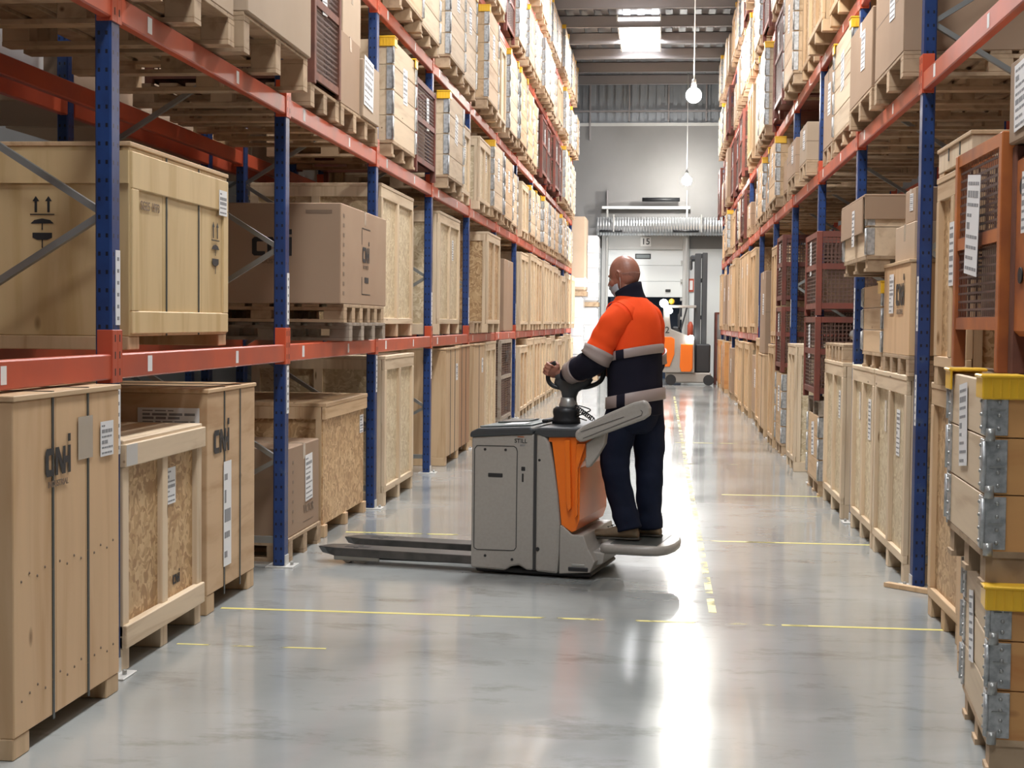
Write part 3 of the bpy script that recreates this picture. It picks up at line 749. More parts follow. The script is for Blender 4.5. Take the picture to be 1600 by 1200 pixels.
# left, second level ---------------------------------------------------
P2 = 2.84
put('L', 'pallet', (1.14, 1.15, 'pallet', .15, 3), 6.52, P2, 'pallet jutting over the front beam above the huge beige crate', 'pallet', x=-2.12)
put('L', 'carton', (1.12, 1.1, .75, 'carton_pale', 0, 4), 6.52, P2+.15, 'carton load at the top left edge, above the beige crate', 'carton', x=-2.12)
put('L', 'pallet', (1.32, 1.15, 'pallet', .20, 3), 7.85, P2, 'thick pallet under the tan cartons at the top left', 'pallet', x=-2.10)
put('L', 'carton', (1.32, 1.1, .80, 'carton_pale', 0, 5, 2), 7.85, P2+.20, 'tan carton stack jutting over the second upright at the top left', 'carton', x=-2.08)
put('L', 'pallet', (.80, 1.15, 'pallet', .144, 3), 9.40, P2, 'pallet under the dark mesh cage at the top left', 'pallet', x=-2.2)
put('L', 'cage', (.76, 1.1, .90, 'rust', 1, 6, .03), 9.40, P2+.144, 'dark rusty mesh cage at the top left beside tan cartons', 'cage', x=-2.18)
put('L', 'pallet', (1.30, 1.15, 'pallet', .144, 4), 10.52, P2, 'pallet under the white labelled cartons on the second left level', 'pallet', x=-2.2)
put('L', 'carton', (.62, 1.1, .50, 'carton', 0, 7), 10.17, P2+.144, 'brown carton between mesh cage and white labelled carton', 'carton', x=-2.2)
put('L', 'carton', (.60, .7, .36, 'carton_pale', 0, 8), 10.30, P2+.644, 'crumpled carton wrapped in film on top of the brown carton', 'carton', x=-2.22)
r = put('L', 'carton', (.60, 1.1, .42, 'carton_pale', 0, 9), 10.82, P2+.144, 'carton with big white sheet near the third left upright', 'carton', x=-2.18)
decal(r, 'paper_label', paper(face_T(.003, -.12, .26), .34, .36, 5, 21, -.06), 'big white sheet')
# procedural rows --------------------------------------------------------
LVW = ['floor level', 'lowest beams', 'second level', 'third level', 'fourth level', 'top level']
PN = {1: [''], 2: ['nearer one', 'farther one'], 3: ['nearest', 'middle one', 'farthest']}
DESC = {'collar': ('hinged wooden collar box', 'collar box'), 'slat': ('framed chipboard crate', 'crate'), 'plank': ('boarded wooden crate', 'crate'), 'cage': ('rusty mesh cage', 'cage'), 'carton': ('brown carton', 'carton')}
def auto(sd, k, lv, pos, n, kind, args, y, z, x, pallet=False):
    d, cat = DESC[kind]
    where = '%s rack, %s, %s bay' % (SIDE[sd], LVW[lv], ORD[k])
    tail = ', '+PN[n][pos] if n > 1 else ''
    grp = '%s on the %s of the %s rack' % ({'collar': 'collar boxes', 'slat': 'framed crates', 'plank': 'boarded crates', 'cage': 'mesh cages', 'carton': 'cartons'}[kind], LVW[lv], SIDE[sd])
    if pallet:
        put(sd, 'pallet', (round(args[0]+.02, 2), 1.1, 'pallet', .144, 3), y, z, 'pallet under a carton, '+where+tail, 'pallet', 'pallets in the %s rack' % SIDE[sd], x=x)
        z += .144
    put(sd, kind, args, y, z, d+', '+where+tail, cat, grp, x=x)
rd = random.Random(5)
for lv in range(0, 6):
    for k in range(0, 12):
        y0, y1 = PY['L'][k]+.12, PY['L'][k+1]-.02
        zb = LV['L'][lv]+(.01 if lv else 0)
        if lv <= 1 and k < 7: continue
        if lv == 2 and k < 3: continue
        if zb > 1.55+.218*y1: continue
        room = [1.22, 1.27, .95, 1.2, .98, 1.0][lv]
        y0 += .26 if lv > 1 else 0; cw = (y1-y0-.08)/2
        for p in range(2):
            y = y0+cw*(p+.5)+.04*p+.02; wd = round(min(cw-.04, 1.26), 2)
            x = -2.2+rd.choice((-.03, 0, .02, .05))+(.06 if lv > 2 else 0)
            q = rd.random()
            if lv <= 1:
                auto('L', k, lv, p, 2, 'slat', (wd, 1.1, round(room-rd.choice((0, .04, .1)), 2), rd.choice(('osb_pale', 'osb_pale', 'osb')), 'pine_pale', 1, .10, rd.choice((0, 1)), rd.choice((1, 2))), y, zb, x)
            elif lv == 3 and k in (8, 9) and q < .8 or q < .06:
                auto('L', k, lv, p, 2, 'cage', (wd, 1.1, round(room-.1, 2), 'redsteel', rd.choice((1, 1, -1)), rd.choice((1, 2, 3))), y, zb, x)
            elif q < .17:
                auto('L', k, lv, p, 2, 'slat', (wd, 1.1, round(room-.08, 2), 'osb_pale', 'pine_pale', 1, .10, 1, 3), y, zb, x)
            else:
                n = 4 if room < 1.15 else 5; ch = round((room-.13-rd.choice((.0, .0, .05)))/n, 3)
                auto('L', k, lv, p, 2, 'collar', (wd, 1.05, n, ch, .13, rd.choice((1, 1, 2, 0)), 1, rd.choice((1, 2, 3, 4)), rd.choice(('pine', 'pine_pale')), -1), y, zb, x)
# ------------------------------------------------------------------ right side near goods
r = put('R', 'collar', (.80, 1.2, 3, .167, .12, 1, 0, 1, 'pine_pale', 1, 2), 5.36, 0, 'lower of two collar boxes stacked at the bottom right corner', 'collar box', x=1.145, rot=-.10)
decal(r, 'paper_label', paper(face_T(.004, -.10, .40), .13, .26, 5, 31, .15), 'torn plastic document pouch')
r = put('R', 'collar', (.80, 1.2, 3, .192, .125, 2, 0, 1, 'pine_pale', 1, 2), 5.40, .621, 'upper of two collar boxes stacked at the bottom right corner', 'collar box', x=1.105, rot=-.045)
decal(r, 'paper_label', paper(face_T(.004, -.05, .52), .17, .30, 6, 33, .10), 'plastic document pouch with printed sheets')
put('R', 'plank', (.55, 1.1, 1.2, 'ply', .09, 2, 1, 0, 5), 6.18, 0, 'plywood crate mostly hidden behind the near right collar boxes', 'crate', x=1.30)
r = put('R', 'slat', (.80, 1.1, 1.21, 'osb', 'pine', 0, .10, 0, 21), 7.32, 0, 'narrow framed crate between right collar boxes and the nearest right upright', 'crate', x=1.40)
decal(r, 'paper_label', paper(face_T(-.022, .0, .88), .12, .34, 6, 35), 'white label strip')
r = put('R', 'slat', (.78, 1.1, 1.02, 'osb', 'pine', 1, .09, 0, 22), 7.08, 1.21, 'tall framed crate with white label stacked beside the rusty cage', 'crate', x=1.36)
decal(r, 'paper_label', paper(face_T(.003, .02, .63), .10, .30, 5, 36), 'white label strip')
put('R', 'plank', (.78, 1.1, .14, 'pine_pale', .02, 3, 2, 0, 6), 7.06, 2.23, 'flat bundle of pale boards topping the tall right crate', 'board bundle', x=1.36)
put('R', 'pallet_side', (.62, 1.1, 'pallet', .12), 6.22, 1.20, 'cream pallet between the feet of the rusty cage', 'pallet', x=1.30)
r = put('R', 'cage', (.86, 1.0, .90, 'rustorange', 0, 7, .16, 'carton_pale'), 6.03, 1.326, 'rusty orange mesh cage with big white sheet, right edge', 'cage', x=1.25)
decal(r, 'paper_label', paper(face_T(.012, .0, .58), .24, .40, 6, 37, -.10), 'big curled white sheet')
# orange stillage at the right edge
r = empty('steel_stillage', (1.29, 5.42, 1.325), PI); tag(r, 'orange painted steel stillage with round holes at the right edge', 'stillage')
g = G(); g.box(-.9, 0, -.16, .16, .14, .80, 'rustorange', .02); ob('side_plate', g, r)
for y in (-.16, .10):
    g = G(); g.box(-.06, .006, y, y+.06, 0, .84, 'rust', .005); ob('corner_post', g, r)
g = G()
for z in (.36, .68):
    g.tube([(-.16, .161, z), (-.16, .170, z)], .045, 'dark', 16); g.tube([(.003, -.0, z), (.008, 0, z)], .03, 'dark', 14)
ob('round_hole', g, r)
decal(r, 'paper_label', paper(face_T(.009, .06, .62), .09, .22, 4, 38), 'white tag')
r = put('R', 'carton', (.34, .9, .30, 'carton', 0, 8), 5.41, 2.17, 'carton with large white sheet on the orange stillage', 'carton', x=1.27)
decal(r, 'paper_label', paper(face_T(.003, .03, .16), .22, .24, 5, 39, .05), 'large white sheet')
g = G(); g.bar((1.31, 8.50, .014), (1.66, 8.16, .014), .05, .024, 'pine'); tag(ob('loose_board', g), 'loose thin board lying on the floor at the nearest right upright', 'board')
# between the first and second right uprights
for (yc, wd, sd_) in ((9.24, 1.25, 23), (10.46, 1.10, 24)):
    r = put('R', 'slat', (wd, 1.1, 1.21, 'osb_pale', 'pine_pale', 1, .11, 0, sd_), yc, 0, 'pale framed crate right of the first right upright, ' + ('nearer' if yc < 10 else 'farther') + ' of the pair', 'crate', x=1.42)
    decal(r, 'paper_label', paper(face_T(-.022, .22, .85), .12, .28, 6, sd_), 'white label'); decal(r, 'tape_patch', (lambda g: g.box(-.022, -.020, -.32, -.24, .82, 1.02, 'tape') and g)(G()), 'taped plastic pouch')
put('R', 'pallet', (1.0, 1.1, 'pallet', .115, 4), 9.06, 1.21, 'pallet under the plywood box with logo, right rack', 'pallet', x=1.42)
r = put('R', 'plank', (.98, 1.1, .56, 'ply', .0, 1, 0, 0, 9), 9.06, 1.325, 'plywood box with black logo and white label behind the right upright', 'crate', x=1.42)
decal(r, 'printed_logo', cnh(face_T(.0045, .16, .36), .13), 'black stencilled logo'); decal(r, 'paper_label', paper(face_T(.0045, -.16, .37), .16, .24, 6, 40), 'white label')
r = put('R', 'carton', (.70, .8, .22, 'carton_pale', 0, 10), 8.98, 1.886, 'small pale box lying on the plywood box with logo', 'carton', x=1.45)
put('R', 'carton', (.36, .5, .20, 'carton', 1, 10), 8.86, 2.107, 'small carton topping the pale box by the right upright', 'carton', x=1.46)
put('R', 'collar', (.92, 1.1, 3, .15, .11, 1, 0, 10, 'pine', 1), 10.06, 1.21, 'plywood sided collar box beside the plywood box with logo', 'collar box', x=1.42)
r = put('R', 'collar', (1.15, 1.1, 2, .185, .10, 0, 0, 11, 'pine_pale', 1), 10.10, 1.845, 'collar box draped with cardboard, high beside the right upright', 'collar box', x=1.30)
g = G(); g.box(-1.12, .02, -.60, .60, .475, .49, 'carton', .003); g.box(.012, .022, -.60, .50, .25, .475, 'carton', .003); g.box(-1.0, .02, .590, .60, .33, .475, 'carton', .003); decal(r, 'cardboard_cover', g, 'brown cardboard sheet folded over the top')
decal(r, 'paper_label', paper(face_T(.023, .08, .30), .12, .24, 5, 41), 'white label')
# second bay and on
put('R', 'slat', (1.25, 1.1, 1.21, 'osb_pale', 'pine_pale', 1, .11, 1, 25), 12.05, 0, 'pale framed crate right of the second right upright', 'crate', x=1.40)
put('R', 'pallet_side', (1.2, 1.1, 'pallet', .14), 12.05, 1.21, 'pallet lying on the pale crate past the second right upright', 'pallet', x=1.40)
g = G()
for q in range(9): g.ball((-.25-.06*(q % 4), -.45+.1*q, .05+.02*(q % 3)), (.09, .07, .06), 'steel', 8, 6)
r = empty('metal_parts', (1.42, 12.1, 1.365), PI); tag(r, 'pile of grey metal parts lying on the pallet behind the right upright', 'parts'); o = ob('pile_body', g, r)
put('R', 'collar', (.95, 1.1, 3, .19, .13, 0, 1, 12, 'pine', 1), 13.34, 0, 'low collar box with white label under the rusty red cages', 'collar box', x=1.38)
put('R', 'pallet', (.98, 1.1, 'old', .14, 3), 13.34, .70, 'dark old pallet on the low collar box, right rack', 'pallet', x=1.38)
for (z, wrd) in ((.84, 'lower'), (1.58, 'upper')):
    put('R', 'cage', (1.0, 1.1, .73, 'redsteel', 1, 13 if z < 1 else 14, .06), 13.33, z, wrd+' of two stacked red mesh cages past second right upright', 'cage', x=1.33)
put('R', 'slat', (.85, 1.1, 1.30, 'osb_pale', 'pine_pale', 1, .10, 0, 26), 15.45, 0, 'narrow pale framed crate beside the stacked red cages', 'crate', x=1.36)
put('R', 'cage', (.8, 1.1, .75, 'redsteel', 1, 15, .06), 17.22, .95, 'red mesh cage with white sheet by the fourth right upright, lower', 'cage', x=1.36)
put('R', 'collar', (.9, 1.1, 4, .20, .14, 0, 1, 15, 'pine', 1), 17.22, 0, 'collar box with white label under the cage by fourth right upright', 'collar box', x=1.38)
put('R', 'cage', (.8, 1.1, .80, 'redsteel', 1, 16, .06), 17.22, 1.72, 'red mesh cage with white sheet by the fourth right upright, upper', 'cage', x=1.36)
put('R', 'slat', (.9, 1.1, 1.25, 'osb', 'pine', 1, .10, 0, 27), 18.3, 0, 'golden framed crate past the fourth right upright', 'crate', x=1.36)
put('R', 'slat', (.8, 1.1, 1.2, 'osb_pale', 'pine', 1, .10, 0, 28), 18.3, 1.26, 'tall pine framed crate stacked past the fourth right upright', 'crate', x=1.38)
put('R', 'plank', (1.1, 1.1, 1.1, 'pine', .1, 3, 1, 0, 29), 20.06, 0, 'boarded crate under brown carton past the fifth right upright', 'crate', x=1.37)
put('R', 'carton', (1.0, 1.1, 1.1, 'carton', 1, 17, 2), 20.06, 1.11, 'brown carton stack past the fifth right upright', 'carton', x=1.37)
put('R', 'slat', (1.0, 1.1, 1.3, 'osb', 'pine', 0, .1, 0, 30), 21.3, 0, 'golden chipboard crate before the sixth right upright', 'crate', x=1.40)
rd = random.Random(9)
for lv in range(0, 6):
    for k in range(0, 11):
        y0, y1 = PY['R'][k]+.14, PY['R'][k+1]-.02
        zb = LV['R'][lv]+(.01 if lv else 0)
        if lv <= 1 and k < 6: continue
        if lv == 2 and k < 1: continue
        if zb > 1.55+.218*y1: continue
        room = [1.22, 1.4, .88, 1.2, 1.05, 1.0][lv]
        cw = (y1-y0-.06)/2
        for p in range(2):
            y = y0+cw*(p+.5)+.04*p+.02; wd = round(min(cw-.06, 1.22), 2)
            x = 1.42+rd.choice((-.05, -.02, 0, .03))-(.05 if lv > 2 else 0); q = rd.random()
            if lv == 2 and k < 6: q = q*.55+.2
            if k > 8 and q > .7 and lv > 1: x -= .06
            if lv <= 1:
                if q < .45: auto('R', k, lv, p, 2, 'slat', (wd, 1.1, round(room-rd.choice((.02, .1)), 2), rd.choice(('osb', 'osb_pale')), 'pine', 1, .10, 1, rd.choice((1, 2))), y, zb, x)
                elif q < .7: auto('R', k, lv, p, 2, 'carton', (wd, 1.1, round(room-.35, 2), 'carton', 1, rd.choice((2, 3)), 2), y, zb, x, True)
                else: auto('R', k, lv, p, 2, 'plank', (wd, 1.1, round(room-.1, 2), 'orangewood' if lv == 0 else 'pine', .09, 3, 1, 1, 3), y, zb, x)
            elif q < .18: auto('R', k, lv, p, 2, 'cage', (wd, 1.1, round(room-.06, 2), 'redsteel', 1, rd.choice((1, 2, 3))), y, zb, x)
            elif q < .50:
                ww = round(wd*rd.choice((.6, .8, .95)), 2)
                auto('R', k, lv, p, 2, 'carton', (ww, 1.0, round((room-.2)*rd.choice((.55, .8, 1)), 2), rd.choice(('carton', 'carton_pale')), 1, rd.choice((1, 2, 3)), rd.choice((1, 2))), y, zb, x, True)
            elif q < .62: auto('R', k, lv, p, 2, 'slat', (wd, 1.1, round(room-.08, 2), 'osb', 'pine', 1, .10, 1, 3), y, zb, x)
            else:
                n = 4 if room < 1.15 else 5; ch = round((room-.13-rd.choice((.0, .05)))/n, 3)
                auto('R', k, lv, p, 2, 'collar', (wd, 1.05, n, ch, .13, rd.choice((1, 1, 2, 0)), 1, rd.choice((1, 2, 3, 4)), rd.choice(('pine', 'pine_pale')), 1), y, zb, x)
# ------------------------------------------------------------------ rack behind the left one (seen through the gaps)
XF['B'] = -3.62-1.1; RZ['B'] = 0
for k in range(0, 6):
    y = PY['L'][k]
    r = place('frame', (5.0, 0, 1), (-3.60, y, 0), 0, 'dark blue upright of the rack behind the left rack, %s from the camera' % ORD[k], 'rack upright', 'uprights of the rack behind'); r['kind'] = 'thing'
    for c in r.children:
        if c.name.startswith('rear_post'): c.location = (-1.06, 0, 0)
    for lv in (1, 2):
        L = round(PY['L'][k+1]-y-.10, 3)
        mb, ps = BM[(L, True)]
        o = D.objects.new('rack_beam', mb); COL.objects.link(o); o.location = (-3.60, y+.10, LV['L'][lv]); tag(o, 'beam of the rack behind the left rack, %s, %s bay' % (LVW[lv], ORD[k]), 'rack beam', 'beams of the rack behind', 'thing')
        for p in range(2):
            yy = y+.75+p*1.25
            kd = [('carton', (1.15, 1.0, .95, 'film', 1, 5, 2)), ('slat', (1.15, 1.0, 1.0, 'osb', 'pine', 1, .1, 1, 3)), ('carton', (1.15, 1.0, .7, 'carton', 1, 5, 2)), ('carton', (1.15, 1.0, 1.05, 'carton_pale', 1, 3, 2))][(k*3+p+lv*2) % 4]
            nm = {'slat': 'framed crate', 'carton': 'carton load'}[kd[0]]
            place(kd[0], kd[1], (-3.66, yy, LV['L'][lv]+.01), 0, '%s in the rack behind the left rack, %s, %s bay, %s' % (nm, LVW[lv], ORD[k], PN[2][p]), 'crate' if kd[0] == 'slat' else 'carton', 'goods in the rack behind')
area('side_aisle_daylight', (-7.2, 14, 7.6), 1.2, 26, 170, (1, .98, .95))
area('side_aisle_daylight', (4.2, 14, 7.6),   .8, 26, 60, (1, .95, .9))
# ------------------------------------------------------------------ wrapped stacks past the left rack
for (x0, x1, y, z0, z1, m, lab) in ((-2.75, -1.95, 37.0, 0, 2.15, 'film', 'white film wrapped pallet load past the left rack, bottom'),
                                    (-2.72, -1.88, 37.0, 2.16, 4.15, 'carton_pale', 'tall tan carton load on the wrapped load past the left rack'),
                                    (-2.5, -1.62, 38.2, 0, 1.9, 'film', 'white film wrapped load nearest to the dock door'),
                                    (-2.5, -1.62, 38.2, 1.91, 3.75, 'film', 'upper wrapped load nearest to the dock door')):
    r = empty('wrapped_load', ((x0+x1)/2, y, z0)); tag(r, lab, 'pallet load', 'wrapped loads past the left rack')
    h = z1-z0; hx = (x1-x0)/2
    g = G(); g.box(-hx, hx, -.45, .45, .0, .12, 'pallet', .003); ob('base_pallet', g, r)
    g = G(); g.box(-hx+.01, hx-.01, -.44, .44, .12, h, m, .05); ob('wrapped_goods', g, r)
    g = G()
    for i in range(4 if m == 'film' else 1): g.box(-hx, hx, -.452, .452, .2+i*(h-.3)/4, .2+i*(h-.3)/4+(h-.3)/6, 'film', .04)
    ob('stretch_film', g, r)
    decal(r, 'paper_label', paper(lambda v: Vector((hx+.003+v.z, v.x, h*.6+v.y)), .2, .3, 4, 3), 'white label')
# red brown stillage pair before the back wall, right
for i, (x, y) in enumerate(((1.44, 36.4), (1.76, 37.2))):
    r = place('cage', (.7, .5, 1.78, 'redsteel', 0, 3, .1), (x-.12, y, 0), PI, ('nearer' if i == 0 else 'farther')+' tall red steel stillage at the far right floor end', 'stillage', 'red stillages at the far end')
g = G(); g.tube([(.78, 39.3, 1.0), (.78, 39.3, 1.45), (.78, 39.3, 1.55)], [.08, .08, .03], 'beam', 12)
tag(ob('fire_extinguisher', g), 'red fire extinguisher hanging on the back wall behind the reach truck', 'extinguisher')
g = G(); g.box(.72, .86, 39.47, 39.49, 2.35, 2.7, 'beam'); g.box(.75, .83, 39.465, 39.47, 2.4, 2.65, 'white'); tag(ob('wall_sign', g), 'small red and white sign beside the mast on the back wall', 'sign')
# ------------------------------------------------------------------ reach truck
r = empty('reach_truck', (0, 36, 0)); tag(r, 'grey and orange reach truck with black mast before the dock door', 'forklift')
TY = lambda a, e, b: (a, e, b)
g = G(); g.box(.12, 1.22, -.45, .45, .06, .31, 'truck', .03); ob('chassis', g, r)
g = G(); g.prism([(.05, .31), (.82, .31), (.80, 1.12), (.62, 1.22), (.24, 1.36), (.17, 1.95), (.05, 1.95)], -.55, .45, 'truck', TY); ob('body_shell', g, r, .02)
add = G(); add_text(add, '2', .22, 'ink', lambda v: Vector((.15+v.x, -.556-v.z, 1.33+v.y))); o = ob('fleet_number', add, r)
g = G(); g.prism([(.08, .45), (.22, .45), (.33, .75), (.33, 1.12), (.25, 1.17), (.08, 1.17)], -.575, -.55, 'orange', TY); ob('side_panel', g, r, .01)
g = G(); g.prism([(.50, .33), (.72, .33), (.77, .40), (.77, 1.0), (.48, 1.0), (.46, .45)], -.60, -.55, 'orange', TY); ob('battery_cover', g, r, .015)
g = G(); g.box(.80, .95, -.30, -.16, .31, 3.20, 'blktop', .01); g.box(.80, .95, .16, .30, .31, 3.2, 'blktop', .01); g.box(.98, 1.10, -.30, -.18, .31, 3.22, 'blktop', .01); g.box(.98, 1.10, .18, .30, .31, 3.22, 'blktop', .01)
for z in (.6, 1.6, 2.5, 3.1): g.box(.82, 1.06, -.2, .2, z, z+.1, 'blktop')
g.box(.68, .84, -.25, .25, 3.02, 3.16, 'blktop', .04); g.box(.68, .74, -.25, .25, 2.8, 3.05, 'blktop', .03); ob('mast', g, r)
g = G(); g.box(.1, .84, -.5, .5, 1.88, 1.94, 'truck', .01); g.bar((.62, -.45, 1.9), (.48, -.45, 1.35), .04, .04, 'blk'); g.bar((.46, -.45, 1.9), (.42, -.45, 1.4), .04, .04, 'blk'); g.box(.06, .12, .38, .46, 1.2, 1.9, 'truck'); ob('overhead_guard', g, r)
g = G(); g.box(.27, .45, -.45, -.15, 1.18, 1.42, 'blk', .03); g.box(.40, .46, -.4, .1, 1.3, 1.75, 'blk', .03); ob('seat', g, r)
g = G(); g.box(.84, 1.2, -.4, .4, .31, 1.0, 'blk', .03); ob('battery_box', g, r)
for (x, y) in ((1.16, -.46), (.25, -.46)):
    g = G(); g.tube([(x, y, .13), (x, y+.12, .13)], .13, 'blk', 20); ob('wheel', g, r)
g = G(); g.ball((.25, -.3, 2.03), .07, 'yellow', 12, 8); ob('beacon', g, r)
for (x, z, s) in ((.06, 1.98, .10), (.20, 1.80, .07), (.72, 1.15, .07)):
    g = G(); g.ball((x, -.60, z), (s, .05, s), 'worklight', 14, 8); ob('head_lamp', g, r)
sp = D.lights.new('work_light_beam', 'SPOT'); sp.energy = 350; sp.spot_size = 1.9; sp.shadow_soft_size = .1; so = D.objects.new('work_light_beam', sp); COL.objects.link(so); so.location = (-.1, 35.2, 1.98)
so.rotation_euler = Vector((-1.9, 1.2, .3)).to_track_quat('-Z', 'Y').to_euler()
# ------------------------------------------------------------------ pallet truck (local x along the truck towards the platform, y away from the viewer)
TR = empty('pallet_truck', (-1.109, 8.553, 0), math.radians(-11)); tag(TR, 'grey and orange ride-on pallet truck standing across the aisle', 'pallet truck')
XZ = lambda a, e, b: (a, e, b)
g = G(); g.prism([(0, .035), (.215, .030), (.25, .055), (.30, .065), (.345, .04), (.385, .04), (.385, .845), (0, .815)], .0, .72, 'truck', XZ); side = ob('battery_housing', g, TR, .012)
g = G()
def line(g, pts, w=.0035, y=-.0008, m='truckline'):
    for p, q in zip(pts, pts[1:]): g.bar((p[0], y, p[1]), (q[0], y, q[1]), w, .0016, m, (0, 1, 0))
dp = [(.035, .765), (.262, .768), (.278, .758), (.284, .74), (.282, .17), (.27, .153), (.25, .150), (.04, .146), (.022, .155), (.02, .17), (.02, .745), (.035, .765)]
line(g, dp, .005)
ob('access_door_seam', g, side)
g = G(); g.box(.102, .198, -.003, .01, .578, .608, 'blk', .012); ob('grip_slot', g, side)
g = G(); g.box(.306, .336, -.003, .01, .622, .652, 'blk', .006); g.box(.310, .327, -.003, .01, .556, .612, 'blk', .008); ob('latch', g, side)
g = G()
for (a, b) in ((.085, .744), (.212, .745), (.091, .112), (.258, .098)): g.tube([(a, -.003, b), (a, .003, b)], .008, 'blk', 10)
ob('screw', g, side)
g = G(); add_text(g, 'STILL', .034, 'ink', lambda v: Vector((.305+v.x, -.0012-v.z, .800+v.y))); g.box(.285, .325, -.002, 0, .822, .828, 'rustorange'); add_text(g, 'EXH', .016, 'print', lambda v: Vector((.315+v.x, -.0012-v.z, .775+v.y)))
ob('printed_logo', g, side)
g = G(); g.box(.384, .402, .006, .70, .04, .85, 'truckline'); ob('housing_gap', g, TR)
g = G(); pf = [(.400, .035), (.535, .028), (.545, .15), (.548, .32), (.530, .50), (.505, .66), (.478, .79), (.462, .825), (.435, .848), (.400, .85)]
g.prism(pf, .0, .72, 'truck', XZ); fen = ob('drive_fender', g, TR, .014)
g = G(); g.tube([(.420, -.003, .692), (.420, .003, .692)], .008, 'blk', 10); g.tube([(.414, -.003, .168), (.414, .003, .168)], .012, 'blk', 12); ob('screw', g, fen)
# orange cover with moulded ribs
g = G(); po = [(.47, .80), (.49, .80), (.510, .66), (.532, .50), (.552, .32), (.552, .315), (.615, .275), (.640, .285), (.662, .35), (.662, .655), (.738, .80), (.738, .835), (.47, .835)]
g.prism(po, .012, .708, 'orange', XZ); cov = ob('orange_cover', g, TR, .012)
g = G(); g.prism([(.575, .815), (.605, .815), (.618, .42), (.600, .40), (.585, .46)], -.016, .02, 'orange', XZ); g.prism([(.645, .80), (.70, .80), (.655, .65), (.656, .38), (.640, .36), (.640, .6)], -.018, .02, 'orange', XZ)
ob('moulded_rib', g, cov, .005)
# lower rear body
g = G(); g.prism([(.545, .03), (.73, .045), (.76, .11), (.72, .18), (.69, .262), (.62, .262), (.56, .315), (.548, .315)], .0, .72, 'truck', XZ); g.prism([(.68, .05), (.79, .09), (.80, .15), (.70, .165)], .08, .64, 'truck', XZ)
rb = ob('rear_bumper', g, TR, .014)
g = G(); g.box(.62, .70, -.002, .06, .075, .095, 'steel', .004); g.box(.60, .72, -.004, .02, .05, .075, 'blk', .004); ob('step_bracket', g, rb)
g = G(); g.box(.02, .73, .03, .69, .012, .04, 'blk', .01); ob('underbody', g, TR)
for (a, b) in ((.45, .36), (.12, .60), (.60, .10), (.60, .62)):
    g = G(); g.tube([(a, b-.04, .07), (a, b+.04, .07)], .07, 'blk', 20); ob('wheel', g, TR)
# top covers
g = G(); g.prism([(-.012, .812), (.382, .842), (.382, .872), (.36, .885), (.04, .868), (-.008, .845)], -.008, .728, 'blktop', XZ); tc = ob('top_cover', g, TR, .012)
g = G(); g.prism([(.03, .868), (.35, .886), (.35, .895), (.03, .877)], .06, .66, 'greytop', XZ); ob('tray', g, tc, .006)
g = G(); g.prism([(.388, .842), (.46, .825), (.735, .835), (.745, .865), (.72, .89), (.42, .885), (.388, .874)], -.006, .726, 'blktop', XZ); ob('rear_top_cover', g, TR, .014)
tray_T = lambda q: q
def item(name, g, label, cat, z):
    o = ob(name, g); o.location = TR.location; o.rotation_euler = TR.rotation_euler; tag(o, label, cat); return o
def sloped(x0, x1, y0, y1, h, m):
    g = G(); zf = lambda x: .877+(x-.03)*.0563+.0015
    g.prism([(x0, zf(x0)), (x1, zf(x1)), (x1, zf(x1)+h), (x0, zf(x0)+h)], y0, y1, m, XZ); return g
item('clipboard', sloped(.07, .26, .30, .55, .008, 'strap'), 'dark clipboard lying on the truck top tray', 'clipboard', 0)
item('paper_sheet', sloped(.17, .30, .08, .26, .003, 'paper'), 'white paper sheet on the front of the truck top tray', 'paper', 0)
g = G(); g.box(.36, .40, .25, .44, .893, .915, 'blk', .008); item('hand_scanner', g, 'black hand scanner lying beside the tiller column', 'scanner', 0)
# tiller
g = G(); g.loft([((.485, .36, z), (r, 0, 0), (0, r*.95, 0)) for z, r in ((.885, .088), (.91, .085), (.93, .078), (.955, .084), (.975, .080), (.99, .062))], 20, 'blk'); ob('bellows', g, TR)
til = empty('tiller', (0, 0, 0)); til.parent = TR
g = G(); g.loft([((x, .36, z), (r, 0, 0), (0, r2, 0)) for x, z, r, r2 in ((.497, .985, .052, .05), (.502, 1.02, .045, .042), (.502, 1.05, .045, .04), (.505, 1.08, .055, .04), (.515, 1.105, .085, .042), (.52, 1.13, .115, .040), (.53, 1.155, .12, .036), (.535, 1.175, .09, .03), (.54, 1.185, .05, .02))], 24, 'blktop'); ob('tiller_head', g, til)
g = G(); g.loft([((.497, .36, z), (r, 0, 0), (0, r, 0)) for z, r in ((.98, .056), (1.0, .058), (1.02, .05), (1.045, .047))], 20, 'steel'); o = ob('neck_ring', g, til)
def loop(pts, r):
    P = [Vector(p) for p in pts]; out = []
    for i in range(len(P)-1):
        p0, p1, p2, p3 = P[max(i-1, 0)], P[i], P[i+1], P[min(i+2, len(P)-1)]
        for s in range(6):
            t = s/6; out.append(.5*((2*p1)+(-p0+p2)*t+(2*p0-5*p1+4*p2-p3)*t*t+(-p0+3*p1-3*p2+p3)*t**3))
    out.append(P[-1]); return out
HL = [(.46, .36, 1.10), (.405, .355, 1.112), (.375, .350, 1.14), (.372, .348, 1.185), (.392, .345, 1.235), (.42, .345, 1.255)]
HR = [(.57, .36, 1.105), (.63, .362, 1.115), (.69, .365, 1.145), (.712, .366, 1.19), (.705, .366, 1.232), (.675, .366, 1.25)]
for h in (HL, HR):
    g = G(); g.tube(loop(h, 0), .014, 'blk', 12); ob('grip_handle', g, til)
for (x, s) in ((.445, .035), (.60, .05)):
    g = G(); g.ball((x, .35, 1.17), (s, .022, .022), 'blktop', 16, 8); ob('thumb_control', g, til)
g = G(); pts = [(.545, .33, .99)]
